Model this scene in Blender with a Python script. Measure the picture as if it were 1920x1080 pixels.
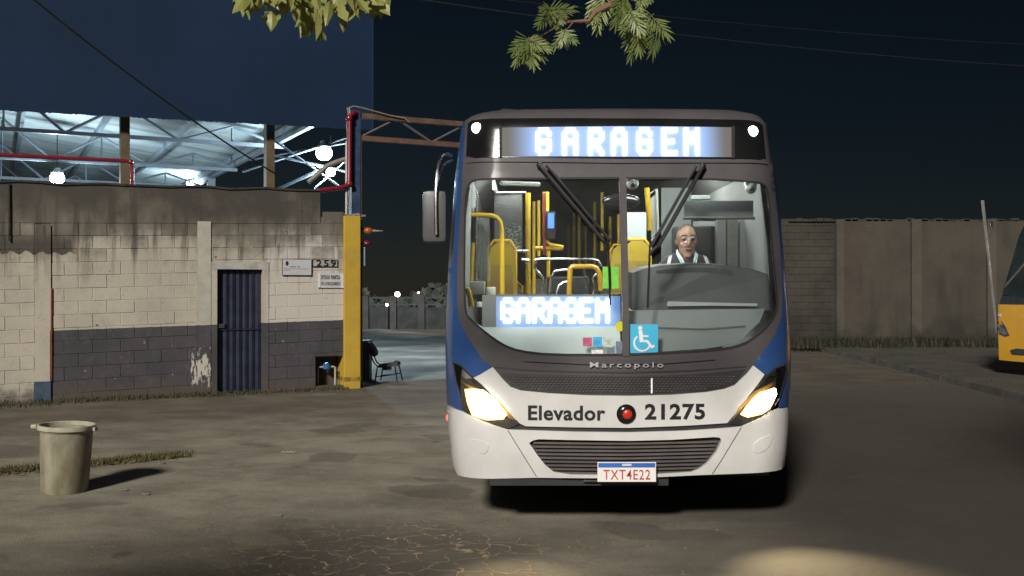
import bpy, bmesh, math, random
from mathutils import Vector, Matrix
from mathutils.geometry import delaunay_2d_cdt
random.seed(7)
R = math.radians
SC = bpy.context.scene
COL = SC.collection
for o in list(bpy.data.objects):
    bpy.data.objects.remove(o)

# ------------------------------------------------------------------ camera
F, HC, YH = 1900.0, 1.68, 545.0          # focal length in photo pixels, eye height, horizon row
cam_d = bpy.data.cameras.new('camera')
cam_d.sensor_width = 36.0
cam_d.lens = 36.0 * F / 1920.0
cam_d.clip_end = 900.0
cam_d.clip_start = 0.05
cam = bpy.data.objects.new('camera', cam_d)
COL.objects.link(cam)
cam.location = (0, 0, HC)
cam.rotation_euler = (R(90) + math.atan((YH - 540) / F), 0, 0)
SC.camera = cam

# ------------------------------------------------------------------ light
SUN_AZ, SUN_EL = R(-18.0), R(29.5)       # from behind the camera, a little to its left
W = bpy.data.worlds.new('World')
SC.world = W
W.use_nodes = True
wn = W.node_tree.nodes
sky = wn.new('ShaderNodeTexSky')
sky.sky_type = 'NISHITA'
sky.sun_disc = False
sky.sun_elevation = SUN_EL
sky.sun_rotation = R(180) + SUN_AZ
sky.altitude = 800
sky.air_density = 1.2
sky.dust_density = 0.0
sky.ozone_density = 5.0
W.node_tree.links.new(sky.outputs[0], wn['Background'].inputs[0])
wn['Background'].inputs[1].default_value = 0.0018
sd = bpy.data.lights.new('sun', 'SUN')
sd.energy = 4.1
sd.angle = R(7.0)
sd.color = (1.0, 0.945, 0.86)
sun = bpy.data.objects.new('sun', sd)
COL.objects.link(sun)
sdir = Vector((math.sin(SUN_AZ) * math.cos(SUN_EL), -math.cos(SUN_AZ) * math.cos(SUN_EL), math.sin(SUN_EL)))
sun.rotation_euler = sdir.to_track_quat('Z', 'Y').to_euler()
sun.location = sdir * 30
vs = SC.view_settings
vs.view_transform = 'Standard'
vs.look = 'None'
vs.exposure = 0.0
vs.gamma = 1.0
vs.use_curve_mapping = False
cy = SC.cycles
cy.use_denoising = True
cy.max_bounces = 8
cy.diffuse_bounces = 3
cy.glossy_bounces = 3
cy.transparent_max_bounces = 12
cy.sample_clamp_indirect = 4.0
cy.caustics_reflective = False
cy.caustics_refractive = False

# ------------------------------------------------------------------ helpers
def P(px, py, Y):
    """photo pixel at depth Y -> world"""
    return Vector(((px - 960) / F * Y, Y, HC - (py - YH) / F * Y))

def G(px, py, z=0.0):
    """photo pixel on the ground -> world"""
    Y = (HC - z) * F / (py - YH)
    return Vector(((px - 960) / F * Y, Y, z))

class MB:
    def __init__(s):
        s.v, s.f = [], []
    def add(s, vs_, fs_):
        n = len(s.v)
        s.v += [tuple(a) for a in vs_]
        s.f += [tuple(i + n for i in f) for f in fs_]
        return s
    def box(s, a, b, m=None):
        x0, y0, z0 = a; x1, y1, z1 = b
        vs_ = [Vector(p) for p in ((x0,y0,z0),(x1,y0,z0),(x1,y1,z0),(x0,y1,z0),(x0,y0,z1),(x1,y0,z1),(x1,y1,z1),(x0,y1,z1))]
        if m is not None: vs_ = [m @ p for p in vs_]
        return s.add(vs_, [(0,3,2,1),(4,5,6,7),(0,1,5,4),(1,2,6,5),(2,3,7,6),(3,0,4,7)])
    def bbox(s, a, b, c=0.01, m=None):
        """box with chamfered edges"""
        bm = bmesh.new()
        bmesh.ops.create_cube(bm, size=1)
        for v in bm.verts:
            v.co = Vector([(a[i] + b[i]) / 2 + v.co[i] * (b[i] - a[i]) for i in range(3)])
        bmesh.ops.bevel(bm, geom=bm.edges[:] , offset=c, segments=2, profile=.6, affect='EDGES')
        bm.verts.index_update()
        vs_ = [v.co.copy() for v in bm.verts]
        fs_ = [tuple(v.index for v in f.verts) for f in bm.faces]
        bm.free()
        if m is not None: vs_ = [m @ p for p in vs_]
        return s.add(vs_, fs_)
    def tube(s, pts, r, seg=8, cap=True, r1=None):
        pts = [Vector(p) for p in pts]
        n = len(pts)
        base = len(s.v)
        prev = None
        for i, p in enumerate(pts):
            t = (pts[min(i + 1, n - 1)] - pts[max(i - 1, 0)]).normalized()
            if prev is None:
                a = Vector((0, 0, 1)) if abs(t.z) < .9 else Vector((1, 0, 0))
                e = t.cross(a).normalized()
            else:
                e = (prev - t * prev.dot(t)).normalized()
            prev = e
            w = t.cross(e)
            rr = r if r1 is None else r + (r1 - r) * i / max(1, n - 1)
            for k in range(seg):
                an = 2 * math.pi * k / seg
                s.v.append(tuple(p + (e * math.cos(an) + w * math.sin(an)) * rr))
        for i in range(n - 1):
            for k in range(seg):
                a = base + i * seg + k; b = base + i * seg + (k + 1) % seg
                s.f.append((a, b, b + seg, a + seg))
        if cap:
            s.f.append(tuple(base + k for k in range(seg - 1, -1, -1)))
            s.f.append(tuple(base + (n - 1) * seg + k for k in range(seg)))
        return s
    def lathe(s, prof, seg=32, m=None, close=False):
        base = len(s.v)
        for r, z in prof:
            for k in range(seg):
                a = 2 * math.pi * k / seg
                p = Vector((r * math.cos(a), r * math.sin(a), z))
                s.v.append(tuple(m @ p if m is not None else p))
        n = len(prof)
        for i in range(n - 1 if not close else n):
            j = (i + 1) % n
            for k in range(seg):
                k2 = (k + 1) % seg
                s.f.append((base + i*seg + k, base + i*seg + k2, base + j*seg + k2, base + j*seg + k))
        if not close:
            s.f.append(tuple(base + k for k in range(seg - 1, -1, -1)))
            s.f.append(tuple(base + (n-1)*seg + k for k in range(seg)))
        return s
    def prism(s, poly, y0, y1, m=None):
        """polygon of (x, z) extruded along y"""
        n = len(poly)
        vs_ = [Vector((x, y0, z)) for x, z in poly] + [Vector((x, y1, z)) for x, z in poly]
        if m is not None: vs_ = [m @ p for p in vs_]
        return s.add(vs_, [tuple(range(n)), tuple(range(2*n - 1, n - 1, -1))] + [(i, i + n, (i+1) % n + n, (i+1) % n) for i in range(n)])
    def ball(s, c, r, seg=12, rings=8, sc=(1,1,1), m=None):
        c = Vector(c)
        base = len(s.v)
        for i in range(rings + 1):
            th = math.pi * i / rings
            for k in range(seg):
                a = 2 * math.pi * k / seg
                p = Vector((math.sin(th)*math.cos(a)*r*sc[0], math.sin(th)*math.sin(a)*r*sc[1], math.cos(th)*r*sc[2]))
                if m is not None: p = m @ p
                s.v.append(tuple(c + p))
        for i in range(rings):
            for k in range(seg):
                k2 = (k + 1) % seg
                s.f.append((base+i*seg+k, base+(i+1)*seg+k, base+(i+1)*seg+k2, base+i*seg+k2))
        return s
    def mesh(s, name):
        me = bpy.data.meshes.new(name)
        me.from_pydata(s.v, [], s.f)
        bm = bmesh.new(); bm.from_mesh(me)
        bmesh.ops.remove_doubles(bm, verts=bm.verts, dist=1e-5)
        bmesh.ops.recalc_face_normals(bm, faces=bm.faces)
        bm.to_mesh(me); bm.free()
        return me
    def build(s, name, mat, parent=None, smooth=False, local=False):
        if parent is not None and not local:
            o_ = root_of(parent)
            mi = (Matrix.Translation(o_.location) @ o_.rotation_euler.to_matrix().to_4x4()).inverted()
            s.v = [tuple(mi @ Vector(p)) for p in s.v]
        me = s.mesh(name)
        if smooth: smooth_mesh(me)
        return link(name, me, mat, parent)

def smooth_mesh(me, ang=35):
    me.polygons.foreach_set('use_smooth', [True] * len(me.polygons))
    me.set_sharp_from_angle(angle=R(ang))

def root_of(o):
    while o.parent is not None: o = o.parent
    return o

def link(name, me, mat, parent=None, loc=None, rot=None):
    if mat is not None and not me.materials: me.materials.append(mat)
    o = bpy.data.objects.new(name, me)
    COL.objects.link(o)
    if parent is not None: o.parent = parent
    if loc is not None: o.location = loc
    if rot is not None: o.rotation_euler = rot
    return o

def thing(name, label, cat, loc=(0,0,0), rz=0, group=None):
    o = bpy.data.objects.new(name, None)
    COL.objects.link(o)
    o.empty_display_size = .2
    o.location = loc
    o.rotation_euler = (0, 0, rz)
    return tag(o, label, cat, group)

def tag(o, label, cat, group=None):
    o['label'] = label; o['category'] = cat
    if group: o['group'] = group
    return o

def structure(o):
    o['kind'] = 'structure'; return o

def stuff(o, label=None, cat=None):
    o['kind'] = 'stuff'
    if label: o['label'] = label
    if cat: o['category'] = cat
    return o

def text_data(s_, size=1.0, bold=0.0, spacing=1.0, align='CENTER'):
    """outline text in Blender's own font -> (verts2d, faces), baseline at 0, width centred"""
    cu = bpy.data.curves.new('lettering', 'FONT')
    cu.body = s_; cu.size = size; cu.offset = bold; cu.space_character = spacing
    cu.align_x = align; cu.resolution_u = 3
    ob = bpy.data.objects.new('lettering', cu)
    COL.objects.link(ob)
    bpy.context.view_layer.update()
    ev = ob.evaluated_get(bpy.context.evaluated_depsgraph_get())
    me = ev.to_mesh()
    v = [(p.co.x, p.co.y) for p in me.vertices]
    f = [tuple(p.vertices) for p in me.polygons]
    ev.to_mesh_clear()
    bpy.data.objects.remove(ob); bpy.data.curves.remove(cu)
    return v, f

def fit_text(s_, x0, x1, z0, z1, bold=0.0, spacing=1.0):
    v, f = text_data(s_, 1.0, bold, spacing)
    ax, bx = min(p[0] for p in v), max(p[0] for p in v)
    ay, by = min(p[1] for p in v), max(p[1] for p in v)
    return [(x0 + (p[0]-ax)/(bx-ax)*(x1-x0), z0 + (p[1]-ay)/(by-ay)*(z1-z0)) for p in v], f

# ------------------------------------------------------------------ materials
def new_mat(name):
    m = bpy.data.materials.new(name); m.use_nodes = True
    nt = m.node_tree
    return m, nt, nt.nodes, nt.links, nt.nodes['Principled BSDF']

def noise(nt, vec, scale, detail=4, rough=.55):
    n = nt.nodes.new('ShaderNodeTexNoise')
    n.inputs['Scale'].default_value = scale
    n.inputs['Detail'].default_value = detail
    n.inputs['Roughness'].default_value = rough
    if vec is not None: nt.links.new(vec, n.inputs['Vector'])
    return n.outputs[0]

def math_n(nt, op, a, b=None, c=None, clamp=False):
    n = nt.nodes.new('ShaderNodeMath'); n.operation = op; n.use_clamp = clamp
    for i, x in enumerate((a, b, c)):
        if x is None: continue
        if isinstance(x, (int, float)): n.inputs[i].default_value = x
        else: nt.links.new(x, n.inputs[i])
    return n.outputs[0]

def ramp(nt, fac, a, b):
    """smooth 0..1 of fac between a and b"""
    n = nt.nodes.new('ShaderNodeMapRange'); n.interpolation_type = 'SMOOTHSTEP'
    nt.links.new(fac, n.inputs[0])
    n.inputs[1].default_value = a; n.inputs[2].default_value = b
    return n.outputs[0]

def mix(nt, fac, a, b):
    n = nt.nodes.new('ShaderNodeMix'); n.data_type = 'RGBA'
    for i, x in ((0, fac), (6, a), (7, b)):
        if isinstance(x, (int, float)): n.inputs[i].default_value = x
        elif isinstance(x, tuple): n.inputs[i].default_value = (*x, 1)
        else: nt.links.new(x, n.inputs[i])
    return n.outputs[2]

def bump(nt, bsdf, h, strength=.2, dist=.01):
    n = nt.nodes.new('ShaderNodeBump')
    n.inputs['Strength'].default_value = strength; n.inputs['Distance'].default_value = dist
    nt.links.new(h, n.inputs['Height']); nt.links.new(n.outputs[0], bsdf.inputs['Normal'])

def coords(nt, world=False, scale=None):
    if world: v = nt.nodes.new('ShaderNodeNewGeometry').outputs['Position']
    else: v = nt.nodes.new('ShaderNodeTexCoord').outputs['Object']
    if scale:
        m = nt.nodes.new('ShaderNodeMapping'); m.inputs['Scale'].default_value = scale
        nt.links.new(v, m.inputs['Vector']); v = m.outputs[0]
    return v

def mat(name, col, rough=.55, metal=0., var=.25, scale=5., bmp=.08, bscale=60., col2=None, coat=0., spec=.5, streak=None):
    m, nt, nd, lk, b = new_mat(name)
    c2 = col2 if col2 else tuple(x * (1 - var) for x in col)
    v = coords(nt, scale=streak)
    n = noise(nt, v, scale, 5, .6)
    lk.new(mix(nt, ramp(nt, n, .35, .68), col, c2), b.inputs['Base Color'])
    b.inputs['Metallic'].default_value = metal
    n2 = noise(nt, v, scale * 3, 3)
    r = nt.nodes.new('ShaderNodeMapRange')
    lk.new(n2, r.inputs[0]); r.inputs[3].default_value = max(.02, rough - .08); r.inputs[4].default_value = min(1, rough + .08)
    lk.new(r.outputs[0], b.inputs['Roughness'])
    b.inputs['Coat Weight'].default_value = coat
    b.inputs['Coat Roughness'].default_value = .12
    b.inputs['Specular IOR Level'].default_value = spec
    if bmp: bump(nt, b, noise(nt, coords(nt), bscale, 3), bmp, .01)
    return m

def emit(name, col, strength):
    m, nt, nd, lk, b = new_mat(name)
    b.inputs['Base Color'].default_value = (*[min(.8, c) for c in col], 1)
    b.inputs['Emission Color'].default_value = (*col, 1)
    b.inputs['Emission Strength'].default_value = strength
    return m

def glass(name, tint=(.93, .97, .96), gloss=.08, rough=.0, dirt=.0):
    m, nt, nd, lk, b = new_mat(name)
    nd.remove(b)
    t = nd.new('ShaderNodeBsdfTransparent'); t.inputs[0].default_value = (*tint, 1)
    g = nd.new('ShaderNodeBsdfGlossy'); g.inputs['Roughness'].default_value = rough
    lw = nd.new('ShaderNodeFresnel'); lw.inputs[0].default_value = 1.45
    fac = math_n(nt, 'MULTIPLY', lw.outputs[0], gloss / .04, clamp=True)
    mx = nd.new('ShaderNodeMixShader')
    lk.new(fac, mx.inputs[0]); lk.new(t.outputs[0], mx.inputs[1]); lk.new(g.outputs[0], mx.inputs[2])
    out = mx.outputs[0]
    if dirt:
        d = nd.new('ShaderNodeBsdfDiffuse'); d.inputs[0].default_value = (.6, .62, .6, 1)
        mx2 = nd.new('ShaderNodeMixShader')
        n = noise(nt, coords(nt), 6, 6)
        lk.new(math_n(nt, 'MULTIPLY', n, dirt), mx2.inputs[0])
        lk.new(out, mx2.inputs[1]); lk.new(d.outputs[0], mx2.inputs[2])
        out = mx2.outputs[0]
    lk.new(out, nd['Material Output'].inputs[0])
    return m

MT = {}
MT['grey_paint'] = mat('warm_grey_paint', (.085, .078, .083), .55, 0, .18, 3, .02, coat=.06, spec=.25)
MT['black_gloss'] = mat('black_gloss', (.012, .012, .013), .18, 0, .3, 3, 0, coat=.4)
MT['black_plastic'] = mat('black_plastic', (.03, .03, .032), .5, 0, .3, 6, .06)
MT['dark_plastic'] = mat('dark_grey_plastic', (.055, .055, .056), .55, 0, .3, 6, .06)
MT['rubber'] = mat('rubber', (.02, .02, .02), .75)
MT['bus_white'] = mat('white_bus_paint', (.68, .673, .663), .24, 0, .13, 2.2, .02, coat=.35, bscale=25)
MT['bus_blue'] = mat('blue_bus_paint', (.03, .08, .24), .22, 0, .15, 2.5, .012, coat=.35, bscale=25)
MT['chrome'] = mat('chrome', (.75, .75, .76), .14, 1, .1, 4, 0)
MT['steel'] = mat('steel_tube', (.55, .56, .57), .28, 1, .2, 6, .02)
MT['yellow_tube'] = mat('yellow_tube', (.72, .46, .03), .35, 0, .12, 5, .02)
MT['yellow_plastic'] = mat('yellow_plastic', (.66, .46, .04), .45, 0, .15, 4, .04)
MT['pale_panel'] = mat('pale_grey_panel', (.45, .5, .49), .5, 0, .12, 3, .03)
MT['mid_panel'] = mat('mid_grey_panel', (.2, .215, .21), .55, 0, .15, 3, .04)
MT['dash'] = mat('dash_plastic', (.024, .026, .028), .5, 0, .15, 5, .1, bscale=150)
MT['liner'] = mat('bus_liner', (.24, .25, .25), .6, 0, .15, 2, .04)
MT['white_box'] = mat('white_plastic', (.62, .64, .6), .5, 0, .1, 4, .02)
# ================================================================== SETTING
# the front wall runs back to the right: its own frame is u along it, v behind it
WA = G(0, 758); WB = G(660, 728)
WD = Vector((WB.x - WA.x, WB.y - WA.y)).normalized()
WTH = math.atan2(WD.y, WD.x)
WN = Vector((-WD.y, WD.x))

def WP(px, py, v=0.0):
    """photo pixel on the upright plane v metres behind the wall face -> (u, z)"""
    ax, ay = WA.x + v * WN.x, WA.y + v * WN.y
    k = (px - 960) / F
    u = (k * ay - ax) / (WD.x - k * WD.y)
    Y = ay + u * WD.y
    return u, HC - (py - YH) / F * Y

def WW(u, v, z):
    return Vector((WA.x + u * WD.x + v * WN.x, WA.y + u * WD.y + v * WN.y, z))

def uz_nodes(nt):
    """u and z of the wall frame from world position"""
    p = coords(nt, world=True)
    s = nt.nodes.new('ShaderNodeSeparateXYZ'); nt.links.new(p, s.inputs[0])
    u = math_n(nt, 'ADD', math_n(nt, 'MULTIPLY', math_n(nt, 'SUBTRACT', s.outputs[0], WA.x), WD.x),
               math_n(nt, 'MULTIPLY', math_n(nt, 'SUBTRACT', s.outputs[1], WA.y), WD.y))
    return u, s.outputs[2], p

# ---- ground
def ground_material():
    m, nt, nd, lk, b = new_mat('dusty_asphalt')
    p = coords(nt, world=True)
    s = nd.new('ShaderNodeSeparateXYZ'); lk.new(p, s.inputs[0])
    big = noise(nt, p, .35, 6, .6)
    mid = noise(nt, p, 2.2, 6, .65)
    sm = nd.new('ShaderNodeMapping'); sm.inputs['Scale'].default_value = (.9, 1.25, 1); sm.inputs['Rotation'].default_value = (0, 0, .5)
    lk.new(p, sm.inputs[0])
    streak = noise(nt, sm.outputs[0], 1.1, 9, .68)
    fine = noise(nt, p, 110, 4, .75)
    c = mix(nt, ramp(nt, streak, .36, .66), (.385, .35, .268), (.215, .19, .145))
    c = mix(nt, math_n(nt, 'MULTIPLY', ramp(nt, mid, .5, .72), .5), c, (.31, .275, .225))
    # worn street asphalt east of the dusty driveway, with shade painted in
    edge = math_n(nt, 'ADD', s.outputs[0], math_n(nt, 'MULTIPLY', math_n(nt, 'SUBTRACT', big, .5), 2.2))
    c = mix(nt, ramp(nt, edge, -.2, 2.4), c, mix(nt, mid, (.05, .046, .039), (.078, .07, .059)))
    # bare earth along the foot of the wall
    u, z, _ = uz_nodes(nt)
    dv = math_n(nt, 'ADD', math_n(nt, 'MULTIPLY', math_n(nt, 'SUBTRACT', s.outputs[0], WA.x), WN.x),
                math_n(nt, 'MULTIPLY', math_n(nt, 'SUBTRACT', s.outputs[1], WA.y), WN.y))
    dirt = ramp(nt, math_n(nt, 'ADD', dv, math_n(nt, 'MULTIPLY', math_n(nt, 'SUBTRACT', mid, .5), 2.5)), -6.2, -1.6)
    c = mix(nt, math_n(nt, 'MULTIPLY', dirt, .8), c, mix(nt, ramp(nt, streak, .4, .62), (.12, .096, .064), (.066, .053, .037)))
    # alligator cracks, dusty in the joints
    vo = nd.new('ShaderNodeTexVoronoi'); vo.feature = 'DISTANCE_TO_EDGE'; vo.inputs['Scale'].default_value = 4.2
    wob = nd.new('ShaderNodeVectorMath'); wob.operation = 'ADD'
    nc = nd.new('ShaderNodeTexNoise'); nc.inputs['Scale'].default_value = 5; lk.new(p, nc.inputs['Vector'])
    sc_ = nd.new('ShaderNodeVectorMath'); sc_.operation = 'SCALE'; sc_.inputs['Scale'].default_value = .28
    lk.new(nc.outputs[1], sc_.inputs[0]); lk.new(p, wob.inputs[0]); lk.new(sc_.outputs[0], wob.inputs[1])
    lk.new(wob.outputs[0], vo.inputs['Vector'])
    crack = math_n(nt, 'SUBTRACT', 1.0, ramp(nt, vo.outputs[0], .012, .04))
    cc = G(720, 1050)
    dd = nd.new('ShaderNodeVectorMath'); dd.operation = 'DISTANCE'; lk.new(p, dd.inputs[0]); dd.inputs[1].default_value = cc
    mask = math_n(nt, 'SUBTRACT', 1.0, ramp(nt, math_n(nt, 'ADD', dd.outputs['Value'], math_n(nt, 'MULTIPLY', mid, 1.2)), 1.2, 2.1))
    crack = math_n(nt, 'MULTIPLY', crack, math_n(nt, 'MULTIPLY', mask, ramp(nt, noise(nt, p, 9, 2), .35, .6)))
    c = mix(nt, math_n(nt, 'MULTIPLY', mask, .75), c, (.085, .075, .06))
    c = mix(nt, crack, c, (.5, .37, .24))
    # tar patches and oil stains
    pt = ramp(nt, noise(nt, p, .8, 3, .45), .60, .63)
    c = mix(nt, math_n(nt, 'MULTIPLY', pt, .45), c, (.075, .068, .058))
    oil = ramp(nt, noise(nt, p, 2.7, 2, .4), .7, .76)
    c = mix(nt, math_n(nt, 'MULTIPLY', oil, .5), c, (.045, .04, .034))
    # pale grit
    grit = ramp(nt, noise(nt, p, 40, 2, .4), .66, .74)
    c = mix(nt, math_n(nt, 'MULTIPLY', math_n(nt, 'MULTIPLY', grit, .5), math_n(nt, 'SUBTRACT', 1.0, ramp(nt, edge, -.5, 1.6))), c, (.36, .335, .29))
    c = mix(nt, math_n(nt, 'MULTIPLY', ramp(nt, fine, .38, .68), .34), c, (.075, .064, .05))
    lk.new(c, b.inputs['Base Color'])
    r = nd.new('ShaderNodeMapRange'); lk.new(big, r.inputs[0]); r.inputs[3].default_value = .72; r.inputs[4].default_value = .95
    lk.new(r.outputs[0], b.inputs['Roughness'])
    h = math_n(nt, 'ADD', math_n(nt, 'MULTIPLY', fine, .5), math_n(nt, 'ADD', math_n(nt, 'MULTIPLY', mid, .8), math_n(nt, 'MULTIPLY', crack, -.4)))
    bump(nt, b, h, .8, .03)
    return m

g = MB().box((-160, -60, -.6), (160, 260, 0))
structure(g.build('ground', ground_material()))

def concrete_lot():
    m, nt, nd, lk, b = new_mat('lot_concrete')
    p = coords(nt, world=True)
    n1 = noise(nt, p, .5, 6); n2 = noise(nt, p, 4, 5)
    c = mix(nt, ramp(nt, n1, .38, .62), (.27, .28, .27), (.14, .145, .14))
    c = mix(nt, math_n(nt, 'MULTIPLY', ramp(nt, n2, .5, .7), .4), c, (.1, .1, .095))
    lk.new(c, b.inputs['Base Color']); b.inputs['Roughness'].default_value = .62
    bump(nt, b, n2, .2, .02)
    return m
lot = MB()
a_, b_, c_, d_ = WW(-14, .9, 0), WW(15, .9, 0), WW(15, 44, 0), WW(-14, 44, 0)
lot.add([Vector((q.x, q.y, .004)) for q in (a_, b_, c_, d_)], [(0, 1, 2, 3)])
structure(lot.build('lot_floor', concrete_lot()))

# ---- verge and kerb on the right
K0, K1, K2 = Vector((7.3, 9.5, 0)), Vector((7.65, 15.0, 0)), Vector((8.5, 28.6, 0))
kp = [Vector((7.1, 3, 0)), K0, K1, (K1 + K2) / 2 + Vector((.12, 0, 0)), K2]
kerb = MB()
for i in range(len(kp) - 1):
    q0, q1 = kp[i], kp[i + 1]
    n_ = max(1, int((q1 - q0).length / .9))
    for j in range(n_):
        s0, s1 = q0.lerp(q1, j / n_), q0.lerp(q1, (j + .985) / n_)
        w = random.uniform(-.012, .012); hh = .11 + random.uniform(-.015, .01)
        kerb.add([s0 + Vector((w, 0, -.05)), s1 + Vector((w, 0, -.05)), s1 + Vector((w + .03, 0, hh)), s0 + Vector((w + .03, 0, hh)),
                  s0 + Vector((.16, 0, -.05)), s1 + Vector((.16, 0, -.05)), s1 + Vector((.16, 0, hh)), s0 + Vector((.16, 0, hh))],
                 [(0,1,2,3),(3,2,6,7),(7,6,5,4),(0,3,7,4),(1,5,6,2)])
structure(kerb.build('kerb', mat('kerb_stone', (.075, .068, .056), .85, 0, .45, 2, .2, 30)))
vg = MB()
for i in range(len(kp) - 1):
    q0, q1 = kp[i] + Vector((.16, 0, .1)), kp[i + 1] + Vector((.16, 0, .1))
    vg.add([q0, Vector((60, q0.y, .1)), Vector((60, q1.y, .1)), q1], [(0, 1, 2, 3)])
structure(vg.build('verge', mat('verge_earth', (.042, .038, .03), .92, 0, .5, 1.2, .12, 14, col2=(.062, .056, .045))))

# ---- painted block wall
def wall_paint():
    m, nt, nd, lk, b = new_mat('painted_blockwork')
    u, z, p = uz_nodes(nt)
    n1 = noise(nt, p, 1.6, 6, .6); n2 = noise(nt, p, 7, 6, .65); n3 = noise(nt, p, 30, 4, .6)
    sm = nd.new('ShaderNodeMapping'); sm.inputs['Scale'].default_value = (5.5, 5.5, .45); lk.new(p, sm.inputs[0])
    st = noise(nt, sm.outputs[0], 1.0, 6, .6)
    cream = mix(nt, ramp(nt, n1, .35, .65), (.47, .43, .353), (.405, .37, .31))
    cream = mix(nt, math_n(nt, 'MULTIPLY', ramp(nt, n2, .52, .7), .35), cream, (.30, .275, .235))
    # whiter repaint right of the door
    ud = WP(497, 550)[0]
    cream = mix(nt, math_n(nt, 'MULTIPLY', ramp(nt, u, ud - .05, ud + .1), .75), cream, (.57, .53, .485))
    # mould and rain streaks from the top
    t = math_n(nt, 'ADD', math_n(nt, 'MULTIPLY', math_n(nt, 'SUBTRACT', z, 2.62), .85), math_n(nt, 'ADD', math_n(nt, 'MULTIPLY', st, .85), math_n(nt, 'MULTIPLY', n2, .35)))
    mould = ramp(nt, t, .3, .86)
    c = mix(nt, math_n(nt, 'MULTIPLY', mould, .88), cream, mix(nt, st, (.13, .11, .085), (.065, .056, .044)))
    dark = ramp(nt, math_n(nt, 'ADD', math_n(nt, 'MULTIPLY', n1, 1.0), math_n(nt, 'MULTIPLY', math_n(nt, 'SUBTRACT', z, 2.55), .55)), .62, .9)
    oi = nd.new('ShaderNodeObjectInfo')
    rnd = math_n(nt, 'ADD', math_n(nt, 'MULTIPLY', oi.outputs['Random'], .5), math_n(nt, 'ADD', math_n(nt, 'MULTIPLY', math_n(nt, 'SUBTRACT', z, 2.35), .9), math_n(nt, 'MULTIPLY', n2, .5)))
    c = mix(nt, math_n(nt, 'MULTIPLY', ramp(nt, rnd, .4, .85), .72), c, (.1, .088, .07))
    c = mix(nt, math_n(nt, 'MULTIPLY', dark, .8), c, (.035, .032, .027))
    # black stain left by a removed corrugated roof: scalloped lower edge
    wv = math_n(nt, 'MULTIPLY', math_n(nt, 'SINE', math_n(nt, 'MULTIPLY', u, 31.4)), .026)
    zs_lo, zs_hi = WP(60, 474)[1], WP(60, 450)[1]
    lo_e = math_n(nt, 'GREATER_THAN', math_n(nt, 'ADD', z, math_n(nt, 'ADD', wv, math_n(nt, 'MULTIPLY', math_n(nt, 'SUBTRACT', n2, .5), .12))), zs_lo)
    hi_e = math_n(nt, 'SUBTRACT', 1.0, ramp(nt, math_n(nt, 'ADD', z, math_n(nt, 'MULTIPLY', n2, .3)), zs_hi + .08, zs_hi + .4))
    rt_e = math_n(nt, 'SUBTRACT', 1.0, ramp(nt, math_n(nt, 'ADD', u, math_n(nt, 'MULTIPLY', n2, .25)), WP(138, 460)[0] + .08, WP(138, 460)[0] + .2))
    stn = math_n(nt, 'MULTIPLY', lo_e, math_n(nt, 'MULTIPLY', hi_e, rt_e))
    c = mix(nt, math_n(nt, 'MULTIPLY', stn, .9), c, mix(nt, n2, (.05, .044, .036), (.022, .02, .016)))
    # black runs below the top
    run = math_n(nt, 'MULTIPLY', ramp(nt, st, .5, .66), ramp(nt, z, 1.5, 2.6))
    c = mix(nt, math_n(nt, 'MULTIPLY', run, .8), c, (.045, .04, .031))
    # slate band at the foot
    (u0, z0), (u1, z1) = WP(95, 620), WP(640, 600)
    k = (z1 - z0) / (u1 - u0)
    zb = math_n(nt, 'ADD', math_n(nt, 'MULTIPLY', math_n(nt, 'SUBTRACT', u, u0), k), z0)
    zb = math_n(nt, 'ADD', zb, math_n(nt, 'MULTIPLY', math_n(nt, 'SUBTRACT', n2, .5), .02))
    band = math_n(nt, 'MULTIPLY', math_n(nt, 'LESS_THAN', z, zb), math_n(nt, 'GREATER_THAN', u, u0 - .01))
    slate = mix(nt, ramp(nt, n1, .35, .65), (.06, .055, .066), (.04, .039, .047))
    slate = mix(nt, math_n(nt, 'MULTIPLY', ramp(nt, n2, .5, .72), .4), slate, (.1, .095, .092))
    chips = ramp(nt, noise(nt, p, 16, 3, .6), .70, .725)
    slate = mix(nt, math_n(nt, 'MULTIPLY', chips, .7), slate, (.38, .36, .33))
    # peeled patch left of the door
    cu, cz = WP(376, 690)
    du = math_n(nt, 'DIVIDE', math_n(nt, 'ABSOLUTE', math_n(nt, 'SUBTRACT', u, cu)), .19)
    dz = math_n(nt, 'DIVIDE', math_n(nt, 'ABSOLUTE', math_n(nt, 'SUBTRACT', z, cz)), .36)
    reg = math_n(nt, 'SUBTRACT', 1.0, math_n(nt, 'MAXIMUM', du, dz), clamp=True)
    s2 = nd.new('ShaderNodeMapping'); s2.inputs['Scale'].default_value = (16, 16, 4.5); lk.new(p, s2.inputs[0])
    peel = ramp(nt, math_n(nt, 'ADD', noise(nt, s2.outputs[0], 1.3, 5, .65), math_n(nt, 'MULTIPLY', reg, .3)), .62, .66)
    peel = math_n(nt, 'MULTIPLY', peel, math_n(nt, 'GREATER_THAN', reg, .02))
    slate = mix(nt, peel, slate, (.5, .47, .41))
    c = mix(nt, band, c, slate)
    # splashed earth and black chips
    foot = ramp(nt, math_n(nt, 'ADD', math_n(nt, 'MULTIPLY', z, -1.0), math_n(nt, 'MULTIPLY', n2, .55)), -.08, .28)
    c = mix(nt, math_n(nt, 'MULTIPLY', foot, .85), c, (.075, .062, .042))
    spot = ramp(nt, noise(nt, p, 11, 2, .4), .745, .765)
    c = mix(nt, math_n(nt, 'MULTIPLY', spot, .8), c, (.04, .036, .03))
    c = mix(nt, math_n(nt, 'MULTIPLY', n3, .14), c, (.1, .09, .075))
    lk.new(c, b.inputs['Base Color']); b.inputs['Roughness'].default_value = .82
    bump(nt, b, math_n(nt, 'ADD', n3, math_n(nt, 'MULTIPLY', n2, .8)), .3, .012)
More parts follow.
